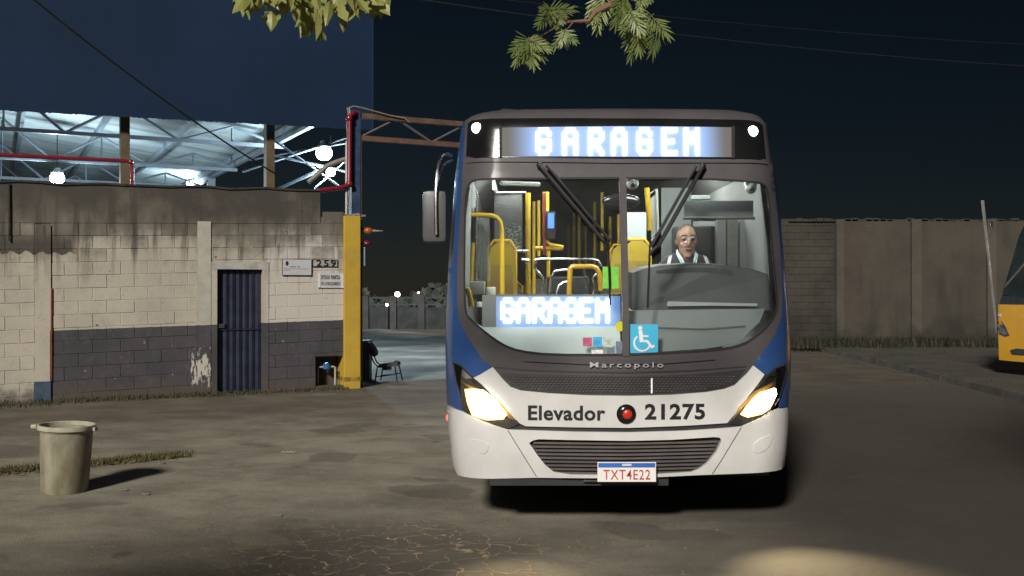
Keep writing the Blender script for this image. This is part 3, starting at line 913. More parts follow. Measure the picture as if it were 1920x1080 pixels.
# ---- wall on the right
RWY = 29.0
rw = thing('boundary_wall', 'tall grimy concrete boundary wall with rendered panels at the right', 'wall', P(1700, 660, RWY))
rx = lambda px: (px - 960) / F * RWY
rz = lambda py: HC - (py - YH) / F * RWY
def grime(name, c1, c2):
    m, nt, nd, lk, b = new_mat(name)
    p = coords(nt, world=True)
    s = nd.new('ShaderNodeSeparateXYZ'); lk.new(p, s.inputs[0])
    sm = nd.new('ShaderNodeMapping'); sm.inputs['Scale'].default_value = (2.2, 2.2, .35); lk.new(p, sm.inputs[0])
    st = noise(nt, sm.outputs[0], 1.0, 6, .6); n1 = noise(nt, p, .9, 6, .6); n2 = noise(nt, p, 12, 4)
    c = mix(nt, ramp(nt, n1, .35, .66), c1, c2)
    c = mix(nt, math_n(nt, 'MULTIPLY', ramp(nt, st, .5, .75), .55), c, tuple(x * .3 for x in c1))
    low = ramp(nt, math_n(nt, 'ADD', math_n(nt, 'MULTIPLY', s.outputs[2], -.8), math_n(nt, 'MULTIPLY', n1, 1.8)), .2, .75)
    c = mix(nt, math_n(nt, 'MULTIPLY', low, .85), c, (.018, .018, .012))
    lk.new(c, b.inputs['Base Color']); b.inputs['Roughness'].default_value = .9
    bump(nt, b, n2, .4, .03)
    return m
gm1 = grime('grimy_render', (.058, .05, .038), (.044, .038, .03))  # wall tones darkened beyond the grime, for the weaker light on this side
gm2 = grime('grimy_block', (.045, .041, .032), (.027, .025, .02))
MB().box((4.5, RWY + .12, -.2), (26, RWY + .3, rz(414))).build('wall_core', gm2, rw)
pcs = [(1580, 1708), (1728, 1850), (1868, 1990), (2010, 2140)]
for a, b in pcs:
    MB().box((rx(a), RWY + .03, -.1), (rx(b), RWY + .121, rz(413) + random.uniform(0, .06))).build('render_panel', gm1, rw)
cg = grime('grimy_column', (.076, .066, .052), (.056, .049, .039))
for a, b in ((1568, 1582), (1709, 1727), (1851, 1867), (1991, 2009)):
    MB().box((rx(a), RWY - .04, -.1), (rx(b), RWY + .12, rz(411))).build('column', cg, rw)
rgb = random.Random(11)
row = 0
zz = -.05
while zz < rz(418):
    xx = rx(1440) - (.2 if row % 2 else 0)
    while xx < rx(1567):
        x2 = min(xx + .39, rx(1567))
        if x2 - xx > .08:
            MB().box((xx, RWY + .1 + rgb.uniform(-.006, .006), zz), (x2 - .008, RWY + .121, zz + .192)).build('block', gm2, rw)
        xx += .4
    zz += .2; row += 1
rough = MB()
for i in range(60):
    xx = rx(1480) + i * .2
    rough.bbox((xx, RWY + .03, rz(414) - .02), (xx + .19, RWY + .26, rz(414) + rgb.uniform(.0, .09)), .012)
rough.build('rough_top', gm2, rw)
# weeds along its foot
def blades(n, fn, h, rng, w=.006):
    b = MB()
    for i in range(n):
        c = fn(rng)
        a = rng.uniform(0, 6.28); hh = h * rng.uniform(.4, 1.2); ln = rng.uniform(.1, .7) * hh
        d = Vector((math.cos(a), math.sin(a), 0)); e = Vector((-d.y, d.x, 0)) * w * rng.uniform(.7, 1.5)
        b.add([c - e, c + e, c + d * ln * .4 + Vector((0, 0, hh * .6)) + e * .7, c + d * ln * .4 + Vector((0, 0, hh * .6)) - e * .7, c + d * ln + Vector((0, 0, hh))], [(0, 1, 2, 3), (3, 2, 4)])
    return b
gm_ = mat('dry_grass', (.022, .024, .01), .8, 0, .5, 2, 0, col2=(.032, .028, .014))
rg = random.Random(5)
wc = [(rg.uniform(rx(1490), rx(1990)), abs(rg.gauss(0, .5)), rg.uniform(.2, .6)) for _ in range(46)]
def weed_pt(r):
    x_, d_, s_ = r.choice(wc)
    return Vector((x_ + r.gauss(0, s_), RWY - .05 - abs(d_ + r.gauss(0, .2)), .09))
stuff(blades(4200, weed_pt, .3, rg, .012).build('tall_weeds', gm_), 'ragged weeds along the foot of the boundary wall', 'weeds')
rg = random.Random(6)
def strip_pt(r):
    x_ = r.uniform(7.4, 11); 
    return Vector((x_ + r.gauss(0, .3), r.uniform(14, 27), .1))
stuff(blades(420, strip_pt, .04, rg, .008).build('verge_grass', gm_), 'thin grass on the verge beside the kerb', 'grass')
rg = random.Random(8)
def foot_pt(r):
    u_ = r.uniform(-1.8, U(400)) if r.random() < .8 else r.uniform(U(400), u_end)
    return WW(u_, -.03 - abs(r.gauss(0, .16 if u_ > .8 else .32)), 0)
stuff(blades(3200, foot_pt, .075, rg, .005).build('wall_weeds', mat('wall_grass', (.05, .05, .022), .8, 0, .5, 3, 0, col2=(.075, .058, .03))), 'short weeds growing along the foot of the block wall', 'weeds')

# ---- leaf litter line on the left
L0, L1 = G(-40, 893), G(335, 858)
rg = random.Random(9)
lt = MB()
for i in range(1500):
    t = rg.random() ** 1.25
    c = L0.lerp(L1, t) + Vector((rg.gauss(0, .05), rg.gauss(.1, .13) * (1 - .5 * t), rg.uniform(.003, .018)))
    a = rg.uniform(0, 6.28); e = rg.uniform(.012, .035)
    d1 = Vector((math.cos(a), math.sin(a), rg.uniform(-.4, .4))) * e; d2 = Vector((-math.sin(a), math.cos(a), rg.uniform(-.4, .4))) * e * .5
    lt.add([c - d1, c + d2, c + d1, c - d2], [(0, 1, 2, 3)])
stuff(lt.build('leaf_litter', mat('dry_leaves', (.21, .16, .075), .8, 0, .5, 30, 0, col2=(.1, .07, .035))), 'line of dry fallen leaves behind the bucket', 'leaf litter')
rg = random.Random(10)
stuff(blades(2600, lambda r: L0.lerp(L1, r.random()) + Vector((r.gauss(0, .08), abs(r.gauss(.12, .12)), 0)), .05, rg, .004).build('litter_grass', mat('sparse_grass', (.06, .075, .02), .8, 0, .4, 4, 0, col2=(.1, .085, .03))), 'sparse grass growing through the leaf line behind the bucket', 'grass')
# pale scraps on the ground
scr = mat('paper', (.55, .53, .48), .8, 0, .2, 20, .1)
for (a, b, w_, lab) in ((541, 849, .075, 'crumpled white scrap on the asphalt between bucket and bus'), (232, 920, .035, 'small pale scrap right of the bucket shadow'), (272, 928, .035, 'pale paper strip lying right of the bucket'),
                        (303, 870, .03, 'small pale scrap at the end of the leaf line'), (521, 968, .03, 'tiny pale scrap on the asphalt in the lower left')):
    c = G(a, b)
    bmx = MB(); n_ = 7
    rg = random.Random(int(a))
    for i in range(n_):
        x0_ = c.x - w_ + 2 * w_ * i / n_; x1_ = c.x - w_ + 2 * w_ * (i + 1) / n_
        bmx.add([(x0_, c.y - .02 + rg.uniform(-.008, .008), .003 + .008 * (i % 2)), (x1_, c.y - .02 + rg.uniform(-.008, .008), .003 + .008 * ((i + 1) % 2)),
                 (x1_, c.y + .025 + rg.uniform(-.01, .01), .006 + .012 * ((i + 1) % 2)), (x0_, c.y + .025 + rg.uniform(-.01, .01), .006 + .012 * (i % 2))], [(0, 1, 2, 3)])
    tag(bmx.build('paper_scrap', scr), lab, 'litter', 'scraps on the ground')

rg = random.Random(17)
peb = MB()
for i in range(2200):
    c = G(rg.uniform(-60, 1500) * rg.uniform(.5, 1), 545 + rg.uniform(250, 545) ** 1.0)
    if c.y < 5.2: continue
    e = rg.uniform(.002, .007) * (2.0 if rg.random() < .04 else 1)
    peb.add([c + Vector((-e, 0, 0)), c + Vector((0, -e, 0)), c + Vector((e, 0, 0)), c + Vector((0, e, 0)), c + Vector((rg.uniform(-.3, .3) * e, 0, e * rg.uniform(.6, 1.0)))], [(0, 1, 4), (1, 2, 4), (2, 3, 4), (3, 0, 4)])
stuff(peb.build('gravel', mat('gravel_grey', (.14, .128, .105), .9, 0, .6, 40, 0, col2=(.24, .22, .19))), 'loose gravel scattered over the asphalt', 'gravel')

# ---- bucket
bp = G(104, 929); bp.y += .17
bk = thing('trash_bucket', 'dirty tall grey plastic bucket with side lugs standing on the asphalt', 'bucket', bp)
bh = (929 - 806) / F * 8.4 + .02
bmat = mat('dirty_plastic', (.31, .29, .215), .55, 0, .3, 5, .1, 30, col2=(.16, .135, .085), streak=(1, 1, .4))
r0, r1 = .183, .213
MB().lathe([(r0 * .96, .0), (r0, .012), (r0 + (r1 - r0) * .5, bh * .5), (r1 - .008, bh - .06), (r1, bh - .05), (r1, bh - .035),
            (r1 - .012, bh - .04), (r1 - .014, bh - .06), (r0 - .012, .02), (.001, .018)], 48, Matrix.Rotation(R(2.2), 4, 'Y')).build('bucket_body', bmat, bk, True, True)
rimb = MB()
ro, ri = r1 + .016, r1 - .006
rimb.lathe([(ri, bh - .035), (ro, bh - .038), (ro + .002, bh - .03), (ro, bh - .002), (ri + .006, bh), (ri, bh - .006)], 48, Matrix.Rotation(R(2.2), 4, 'Y'), True)
rimb.build('rim', mat('rim_plastic', (.46, .43, .33), .5, 0, .25, 8, .04), bk, True, True)
for sg in (-1, 1):
    lx = sg * (r1 + .032)
    MB().bbox((lx - .024, -.035, bh - .045 - sg * .012), (lx + .024, .035, bh - .012 - sg * .012), .008).build('lug', bpy.data.materials['rim_plastic'], bk, True, True)

# ---- overhead cables
def cable(pts, r, lab, m=None):
    tag(MB().tube(pts, r, 6, False).build('overhead_cable', m or MT['rubber'], None, True), lab, 'cable')
def sag(a, b, s=.3, n=24):
    return [a.lerp(b, i / n) - Vector((0, 0, 4 * s * (i / n) * (1 - i / n))) for i in range(n + 1)]
cable(sag(P(10, -45, 13.5), P(515, 325, 17.6), .12), .014, 'black cable slanting down across the blue fascia to the wall')
gcab = mat('grey_cable', (.02, .019, .018), .6)
cable(sag(P(640, -25, 14), P(2000, 128, 17), .15), .006, 'faint thin cable crossing the night sky above the bus roof', gcab)
cable(sag(P(830, -14, 11), P(2100, 90, 18), .1), .005, 'faintest upper cable crossing the night sky at top right', gcab)
# ================================================================== THE BUS
BX, BY0 = .776, 7.05
def lerp_tab(tab, z):
    if z <= tab[0][0]: return tab[0][1]
    for (a, va), (b, vb) in zip(tab, tab[1:]):
        if z <= b:
            t = (z - a) / (b - a)
            t = t * t * (3 - 2 * t) if len(tab) < 4 else t
            return va + (vb - va) * t
    return tab[-1][1]
HWT = [(.3, 1.19), (.36, 1.207), (.68, 1.243), (1.0, 1.26), (1.27, 1.267), (1.86, 1.25), (2.3, 1.222), (2.55, 1.204), (2.96, 1.16), (3.0, 1.13), (3.04, 1.05), (3.06, .9)]
YCT = [(.3, .03), (.5, .0), (.9, .0), (1.2, .015), (1.6, .06), (2.0, .115), (2.5, .2), (2.9, .29), (2.98, .34), (3.03, .45), (3.06, .62)]
hw = lambda z: lerp_tab(HWT, z)
def yf(x, z):
    t = min(1.0, abs(x) / hw(z))
    c = max(0.0, t - .76) / .24
    return BY0 + lerp_tab(YCT, z) + .085 * t * t + .31 * (1 - math.sqrt(max(0.0, 1 - c * c)))
def FX(px, py, off=0.0):
    """photo pixel on the bus front -> (x from the centre line, z)"""
    Y = 7.25
    for i in range(60):
        x = (px - 960) / F * Y - BX
        z = HC - (py - YH) / F * Y
        Y = Y * .5 + .5 * (yf(x, z) - off)
    x = max(-hw(z), min(hw(z), x))
    return x, z
def F3(px, py, off=0.0):
    x, z = FX(px, py, off)
    return Vector((BX + x, yf(x, z) - off, z))

bus = thing('city_bus', 'blue and white city bus with lit destination sign driving out of the gate', 'bus', (BX, 7.5, 0))

def inside(p, poly):
    x, y = p; r = False
    for i in range(len(poly)):
        (x0, y0), (x1, y1) = poly[i], poly[i - 1]
        if (y0 > y) != (y1 > y) and x < (x1 - x0) * (y - y0) / (y1 - y0) + x0: r = not r
    return r
def dense(poly, d):
    out = []
    for i in range(len(poly)):
        a, b = poly[i], poly[(i + 1) % len(poly)]
        n = max(1, int(math.hypot(b[0] - a[0], b[1] - a[1]) / d))
        out += [(a[0] + (b[0] - a[0]) * k / n, a[1] + (b[1] - a[1]) * k / n) for k in range(n)]
    return out
def smooth_poly(poly, it=1):
    for _ in range(it):
        out = []
        for i in range(len(poly)):
            a, b = poly[i], poly[(i + 1) % len(poly)]
            out += [(a[0] * .75 + b[0] * .25, a[1] * .75 + b[1] * .25), (a[0] * .25 + b[0] * .75, a[1] * .25 + b[1] * .75)]
        poly = out
    return poly
def patch(name, m, loops, off=0.0, th=.02, parent=None, step=.05, depth=None, flat=False):
    """sheet lying on the bus front, bounded by loops of (x, z); later loops are holes"""
    parent = parent or bus
    loops = [dense(l, step) for l in loops]
    vs_, es = [], []
    for l in loops:
        n = len(vs_)
        vs_ += [Vector(p) for p in l]
        es += [(n + i, n + (i + 1) % len(l)) for i in range(len(l))]
    xs_ = [p[0] for p in loops[0]]; zs_ = [p[1] for p in loops[0]]
    gx = math.floor(min(xs_) / step) * step
    while gx < max(xs_):
        gz = math.floor(min(zs_) / step) * step
        while gz < max(zs_):
            p = (gx + .0031, gz + .0017)
            if sum(inside(p, l) for l in loops) % 2 == 1: vs_.append(Vector(p))
            gz += step
        gx += step
    vo, eo, fo, *_ = delaunay_2d_cdt(vs_, es, [], 0, 1e-6)
    tris = []
    for f in fo:
        c = (sum(vo[i].x for i in f) / len(f), sum(vo[i].y for i in f) / len(f))
        if sum(inside(c, l) for l in loops) % 2 == 1: tris.append(tuple(f))
    yy = depth if depth else (lambda x, z: yf(x, z) - off)
    n = len(vo)
    b = MB()
    b.v = [(BX + p.x, yy(p.x, p.y), p.y) for p in vo] + [(BX + p.x, yy(p.x, p.y) + th, p.y) for p in vo]
    cnt = {}
    for t in tris:
        for i in range(3):
            e = (t[i], t[(i + 1) % 3]); cnt[tuple(sorted(e))] = cnt.get(tuple(sorted(e)), 0) + 1
    b.f = list(tris) + [tuple(i + n for i in reversed(t)) for t in tris]
    for (i, j), c in cnt.items():
        if c == 1: b.f.append((i, j, j + n, i + n))
    return b.build(name, m, parent, not flat)
def pl(pts, off=0.0):
    return [FX(a, b, off) for a, b in pts]

# outlines traced from the photograph (pixels)
GLASS = [(871, 372), (875, 350), (883, 338), (900, 334), (1000, 333), (1158, 332), (1315, 333), (1415, 339), (1432, 343), (1441, 354), (1445, 400), (1450, 470), (1457, 540), (1460, 572),
         (1452, 597), (1432, 621), (1407, 641), (1382, 652), (1332, 659), (1240, 664), (1170, 667), (1032, 667), (972, 660), (946, 650), (925, 637), (902, 619), (880, 600), (872, 588), (869, 560), (869, 470)]
WTOP = [(924, 688), (942, 710), (957, 725), (976, 732), (1027, 737), (1100, 741), (1180, 742), (1260, 740), (1324, 735), (1358, 729), (1377, 722), (1400, 700), (1412, 685)]
RING_L = [(906, 676), (888, 649), (870, 621), (861, 598), (857, 570), (857, 500), (861, 430), (866, 340), (870, 270), (872, 226)]
RING_T = [(878, 214), (890, 209), (1000, 205), (1158, 204), (1310, 205), (1420, 212), (1433, 218)]
RING_R = [(1437, 228), (1443, 270), (1451, 330), (1458, 400), (1464, 480), (1467, 560), (1466, 592), (1455, 624), (1438, 650), (1425, 668)]
HL_L = [(848, 679), (867, 687), (887, 707), (905, 722), (922, 740), (944, 763), (975, 794), (952, 804), (924, 795), (886, 780), (868, 770), (862, 745), (853, 712)]
HL_R = [(1473, 681), (1476, 692), (1470, 715), (1462, 745), (1446, 769), (1428, 781), (1389, 798), (1363, 793), (1389, 763), (1404, 741), (1420, 721), (1436, 703), (1452, 690)]
gl = smooth_poly(pl(GLASS), 1)
patch('windscreen_surround', MT['grey_paint'], [smooth_poly(pl(WTOP[:]), 0)[:0] + pl(WTOP[::-1] + RING_L + RING_T + RING_R), gl], 0, .035)
# rubber seal just inside
def shrink(poly, d):
    cx = sum(p[0] for p in poly) / len(poly); cz = sum(p[1] for p in poly) / len(poly)
    out = []
    n = len(poly)
    for i in range(n):
        a, b = poly[i - 1], poly[(i + 1) % n]
        tx, tz = b[0] - a[0], b[1] - a[1]; l = math.hypot(tx, tz) or 1
        nx, nz = -tz / l, tx / l
        if (cx - poly[i][0]) * nx + (cz - poly[i][1]) * nz < 0: nx, nz = -nx, -nz
        out.append((poly[i][0] + nx * d, poly[i][1] + nz * d))
    return out
patch('windscreen_seal', MT['rubber'], [gl, shrink(gl, .014)], .006, .02, step=.03)
patch('windscreen', glass('windscreen_glass', (.96, .98, .975), .04, 0, .03), [shrink(gl, .004)], -.012, .006, step=.06)
dv = pl([(1161, 330), (1174, 330), (1180, 668), (1168, 668)])
patch('centre_divider', MT['grey_paint'], [dv], .008, .03, step=.04)
# lower lip and seams under the windscreen
patch('lower_lip', MT['grey_paint'], [pl([(980, 670), (1100, 676), (1240, 675), (1340, 668), (1340, 674), (1240, 682), (1100, 683), (980, 677)])], .014, .03, step=.04)
patch('seam', MT['black_plastic'], [pl([(926, 687), (1001, 693), (1090, 696), (1180, 697), (1290, 694), (1400, 686), (1400, 688), (1290, 697), (1180, 700), (1090, 699), (1001, 696), (926, 690)])], .004, .02, step=.04)
# blue corner panels
def side_edge(s, z0, z1, n=14):
    return [(s * hw(z0 + (z1 - z0) * i / n) * .9995, z0 + (z1 - z0) * i / n) for i in range(n + 1)]
zb0 = FX(850, 764)[1]
left_blue = side_edge(-1, 2.97, zb0) + pl([(856, 766), (868, 770), (862, 745), (853, 712), (848, 679), (867, 687), (887, 707), (899, 703)] + [(924, 688)] + RING_L)
patch('corner_panel', MT['bus_blue'], [left_blue], 0, .03)
right_blue = side_edge(1, 2.97, zb0) + pl([(1462, 764), (1462, 745), (1470, 715), (1476, 692), (1473, 681), (1452, 690), (1436, 703), (1433, 701), (1412, 685)] + RING_R[::-1])
patch('corner_panel', MT['bus_blue'], [right_blue], 0, .03)
# white front panel and bumper
WBOT = [(1363, 793), (1285, 798), (1180, 802), (1079, 801), (986, 799), (975, 794)]
white = WTOP + [(1433, 702), (1420, 721), (1404, 741), (1389, 763)] + WBOT + [(944, 763), (922, 740), (905, 722), (888, 708), (899, 703)]
fp_ = patch('front_panel', MT['bus_white'], [pl(white)], .006, .03)
zbot = .365
bl = side_edge(-1, zb0 - .004, .40) + pl([(858, 890)]) + pl([(1007, 895), (1120, 896), (1231, 894), (1311, 890), (1440, 884)]) + side_edge(1, .40, zb0 - .004) + \
     pl([(1462, 766), (1446, 770), (1428, 782), (1389, 799), (1361, 802), (1285, 807), (1180, 810), (1079, 809), (986, 806), (952, 805), (924, 796), (886, 781), (868, 771), (858, 768)])
GRL = [(992, 830), (1000, 825), (1010, 823), (1100, 825), (1180, 826), (1260, 824), (1338, 819), (1349, 820), (1352, 826), (1343, 846), (1325, 868), (1311, 878), (1296, 884), (1234, 888), (1160, 890), (1069, 889), (1038, 884), (1022, 871), (1007, 852)]
bump_o = patch('bumper', MT['bus_white'], [bl, pl(GRL)], .012, .05)
patch('gap_strip', MT['black_plastic'], [pl([(950, 795), (1079, 799), (1180, 800), (1285, 796), (1390, 790), (1390, 806), (1285, 812), (1180, 815), (1079, 814), (950, 808)])], -.012, .02)
MT['grille_grey'] = mat('grille_grey', (.115, .102, .1), .5, 0, .2, 6, .05)
grb = patch('lower_grille', MT['dark_plastic'], [pl(GRL)], -.03, .02)
for i in range(9):
    py = 829 + i * 7
    f_ = i / 8
    xa = 994 + 30 * f_ ** 1.3 + 6; xb = 1350 - 42 * f_ ** 1.4 - 6
    patch('slat', MT['grille_grey'], [pl([(xa, py), (1170, py + 1.5), (xb, py - 2), (xb, py + 1.4), (1170, py + 5), (xa, py + 3.4)])], -.008, .02, grb, .09)
# crease of the blanked fog lamps
for pts in ([(1413, 826), (1452, 811), (1439, 842), (1412, 852)], [(872, 819), (918, 829), (912, 852), (893, 845)]):
    patch('fog_lamp_blank', MT['bus_white'], [smooth_poly(pl(pts), 1)], .017, .02, bump_o, .04)
for a, b in (((1389, 801), (1335, 888)), ((952, 806), (1006, 893))):
    patch('bumper_seam', MT['dark_plastic'], [pl([(a[0] - .8, a[1]), (a[0] + .8, a[1]), (b[0] + .8, b[1]), (b[0] - .8, b[1])])], .0135, .01, bump_o, .05)
# upper grille with mesh
UG = [(938, 699), (1000, 702), (1180, 705), (1250, 704), (1330, 700), (1398, 692), (1377, 719), (1357, 727), (1322, 733), (1260, 737), (1180, 739), (1100, 738), (1030, 735), (978, 730), (959, 722), (944, 707)]
ug = patch('upper_grille', MT['black_plastic'], [pl(UG)], .004, .02)
gmx = MB()
for r_ in range(7):
    for c_ in range(62):
        px_ = 950 + c_ * 7.2 + (3.6 if r_ % 2 else 0); py_ = 706 + r_ * 4.6
        if not inside((px_, py_), [(a, b) for a, b in UG]) or not inside((px_ + 5, py_ + 3), UG): continue
        x_, z_ = FX(px_, py_)
        y_ = yf(x_, z_) - .008
        gmx.add([(BX + x_ - .010, y_, z_), (BX + x_, y_, z_ + .007), (BX + x_ + .010, y_, z_), (BX + x_, y_, z_ - .007), (BX + x_, y_ - .007, z_)], [(0, 1, 4), (1, 2, 4), (2, 3, 4), (3, 0, 4)])
stuff(gmx.build('grille_mesh', MT['grille_grey'], ug))
patch('grille_marker', emit('grille_marker_white', (.8, .8, .78), .3), [pl([(1220, 709), (1223, 709), (1223, 737), (1220, 737)])], .012, .01, ug, .05)
# headlights
hl_dark = mat('headlight_bowl', (.1, .095, .09), .25, .6, .3, 8, .02)
hl_emit = emit('headlight_glow', (1.0, .52, .16), 2.2)
hl_core = emit('headlight_core', (1.0, .9, .68), 22)
amber = mat('amber_trim', (.45, .25, .08), .3, .2)
spots = []
for outline, lit, drl, chr_, aim in (
    (HL_L, [(872, 730), (890, 730), (906, 732), (928, 748), (950, 777), (943, 785), (912, 786), (886, 778), (877, 755)], [(866, 716), (878, 721), (930, 744), (968, 788), (955, 784), (925, 746), (880, 727)], [(852, 684), (866, 692), (885, 709), (873, 710), (858, 699)], -1),
    (HL_R, [(1454, 727), (1456, 739), (1442, 766), (1428, 775), (1401, 781), (1389, 777), (1402, 759), (1423, 737)], [(1463, 708), (1464, 712), (1420, 738), (1392, 764), (1372, 790), (1384, 764), (1415, 733)], [(1470, 684), (1473, 690), (1450, 705), (1444, 704), (1455, 692)], 1)):
    h = patch('headlight', hl_dark, [pl(outline)], .0, .04, step=.03)
    e = patch('reflector', hl_emit, [shrink(pl(lit), -.006)], .008, .02, h, .03)
    patch('bulb', hl_core, [shrink(dense(pl(lit), .03), .008)], .03, .02, h, .03)
    patch('light_strip', amber, [pl(drl)], .006, .012, h, .03)
    patch('turn_lamp', mat('turn_lamp_silver', (.5, .49, .46), .3, .3, .5, 30, .1), [pl(chr_)], .008, .012, h, .03)
    # clear cover
    patch('cover', glass('lamp_cover', (.97, .97, .95), .09), [shrink(pl(outline), .004)], .026, .004, h, .05)
    cx = sum(p[0] for p in lit) / len(lit); cyy = sum(p[1] for p in lit) / len(lit)
    c = F3(cx, cyy, .06)
    ld = bpy.data.lights.new('headlight_beam', 'SPOT'); ld.energy = 210 if aim > 0 else 110; ld.color = (1.0, .8, .48); ld.spot_size = R(62 if aim > 0 else 44); ld.spot_blend = 1.0; ld.shadow_soft_size = .05
    lo_ = bpy.data.objects.new('headlight_beam', ld); COL.objects.link(lo_); lo_.parent = h
    lo_.location = c - Vector((BX, 7.5, 0))
    tgt = G(1575, 1085) if aim > 0 else G(985, 1110)
    lo_.rotation_euler = (c - tgt).to_track_quat('Z', 'Y').to_euler()
# side markers
for px_, py_ in ((838, 783), (1482, 646)):
    zc_ = HC - (py_ - YH) / F * 7.5
    s = -1 if px_ < 1000 else 1
    MB().ball((BX + s * (hw(zc_) + .006), 7.5, zc_), .022, 10, 6, (.6, 1, 1.1)).build('side_marker', emit('marker_red', (1, .12, .07), 1.6), bus, True)
# lettering
def on_front(name, s_, px0, px1, py0, py1, m, off, bold=.02, spacing=1.0, parent=None, slope=0.0):
    (x0, zt_), (x1, zb_) = FX(px0, py0, off), FX(px1, py1, off)
    v, f = fit_text(s_, x0, x1, zb_, zt_, bold, spacing)
    me = bpy.data.meshes.new(name)
    me.from_pydata([(x, yf(x, z + slope * (x - x0)) - off - 7.5, z + slope * (x - x0)) for x, z in v], [], f)
    return link(name, me, m, parent or fp_)
decal = mat('black_decal', (.02, .02, .024), .4, 0, .2, 8, 0)
on_front('lettering', 'Elevador', 990, 1135, 760, 789, decal, .0085, .028, 1.06)
on_front('fleet_number', '21275', 1209, 1322, 757, 787, decal, .0085, .034, 1.08)
stuff(on_front('maker_badge', 'Marcopolo', 1106, 1244, 679, 692, mat('badge_silver', (.5, .5, .51), .35, .2), .019, .012, 1.35, bus))
ec = F3(1174, 776, .01)
em = MB().lathe([(.066, .0), (.068, .006), (.06, .016), (.04, .024), (.036, .024)], 32, Matrix.Translation(ec) @ Matrix.Rotation(R(90), 4, 'X'))
em.build('emblem', MT['black_gloss'], fp_, True)
MB().ball(ec - Vector((-.006, .018, .0)), .036, 20, 12, (1, .45, 1)).build('emblem_centre', mat('emblem_red', (.6, .035, .02), .3, 0, .15, 8, 0), fp_, True)
# number plate
(x0, zt_), (x1, zb_) = FX(1120, 866, .05), FX(1229, 902, .05)
py_ = BY0 - .055
plt = MB().bbox((BX + x0, py_, zb_), (BX + x1, py_ + .008, zt_), .003).build('number_plate', mat('plate_white', (.85, .82, .8), .35, 0, .05, 8, 0), bus)
hz_ = zt_ - zb_; wx_ = x1 - x0
MB().box((BX + x0 + .006, py_ - .0015, zt_ - hz_ * .27), (BX + x1 - .006, py_ - .0005, zt_ - .006)).build('plate_band', mat('plate_blue', (.04, .16, .55), .4), plt)
MB().box((BX + x0 + wx_ * .42, py_ - .0025, zt_ - hz_ * .19), (BX + x0 + wx_ * .58, py_ - .0018, zt_ - hz_ * .08)).build('plate_country', mat('plate_pale', (.6, .66, .75), .4), plt)
v, f = fit_text('TXT4E22', BX + x0 + wx_ * .10, BX + x1 - wx_ * .1, zb_ + hz_ * .12, zb_ + hz_ * .62, .005, 1.12)
me = bpy.data.meshes.new('plate_characters'); me.from_pydata([(x - BX, py_ - .002 - 7.5, z) for x, z in v], [], f)
link('plate_characters', me, mat('plate_red', (.5, .06, .05), .5), plt)
MB().bbox((BX - .28, BY0 + .02, zb_ - .02), (BX + .1, BY0 + .1, .36), .01).build('plate_bracket', MT['black_plastic'], bus)
# dark tray under the bumper
MB().box((BX - .93, BY0 + .05, .315), (BX + .32, BY0 + .5, .362)).build('under_tray', MT['black_plastic'], bus)
MB().box((BX - 1.1, BY0 + .35, .33), (BX + 1.1, BY0 + 11.6, .5)).build('chassis', MT['black_plastic'], bus)

# destination sign
SB = [(877, 232), (884, 226), (900, 224), (1158, 222), (1410, 226), (1425, 230), (1430, 236), (1436, 296), (1425, 299), (1158, 297), (890, 296), (874, 293)]
sb = patch('sign_housing', MT['black_gloss'], [pl(SB)], .006, .03)
patch('trim_strip', MT['grey_paint'], [pl([(874, 300), (1158, 300), (1437, 302), (1439, 308), (1158, 306), (874, 306)])], .012, .02, step=.05)
LETT = {'G': ['01110','10001','10000','10111','10001','10001','01110'], 'A': ['01110','10001','10001','11111','10001','10001','10001'],
        'R': ['11110','10001','10001','11110','10100','10010','10001'], 'E': ['11111','10000','10000','11110','10000','10000','11111'],
        'M': ['10001','11011','10101','10101','10001','10001','10001']}
def led_panel_mat(name, x0, x1, z0, z1):
    """lit matrix: faint cool glow of the diffuser around the characters"""
    m, nt, nd, lk, b = new_mat(name)
    p = coords(nt, world=True)
    s = nd.new('ShaderNodeSeparateXYZ'); lk.new(p, s.inputs[0])
    g = math_n(nt, 'MULTIPLY', ramp(nt, s.outputs[0], x0 - .22, x0 + .04), math_n(nt, 'SUBTRACT', 1.0, ramp(nt, s.outputs[0], x1 - .02, x1 + .2)))
    b.inputs['Base Color'].default_value = (.16, .16, .16, 1)
    b.inputs['Roughness'].default_value = .85
    b.inputs['Specular IOR Level'].default_value = .1
    b.inputs['Emission Color'].default_value = (.24, .48, 1.0, 1)
    lk.new(math_n(nt, 'MULTIPLY', g, .9), b.inputs['Emission Strength'])
    return m
led = emit('led_white', (.86, .94, 1.0), 9)
def led_text(word, centers, w, py0, py1, to3, parent):
    for ch_, cxp in zip(word, centers):
        b = MB()
        rows = LETT[ch_]
        for r_, row_ in enumerate(rows):
            for c_, bit in enumerate(row_):
                if bit == '0': continue
                xa = cxp - w / 2 + w * c_ / 5; xb = cxp - w / 2 + w * (c_ + 1) / 5
                ya = py0 + (py1 - py0) * r_ / 7; yb = py0 + (py1 - py0) * (r_ + 1) / 7
                k = .6
                q4 = [to3(xa - k, ya - k), to3(xb + k, ya - k), to3(xb + k, yb + k), to3(xa - k, yb + k)]
                b.add(q4 + [p_ + Vector((0, .008, 0)) for p_ in q4], [(0, 1, 2, 3), (7, 6, 5, 4), (0, 4, 5, 1), (1, 5, 6, 2), (2, 6, 7, 3), (3, 7, 4, 0)])
        b.build('led_letter', led, parent)
xL, xR = BX + FX(1005, 260)[0], BX + FX(1312, 260)[0]
lp = patch('led_panel', led_panel_mat('led_matrix', xL, xR, 0, 0), [pl([(941, 240), (1158, 237), (1372, 239), (1374, 295), (1158, 294), (940, 293)])], .011, .012, sb)
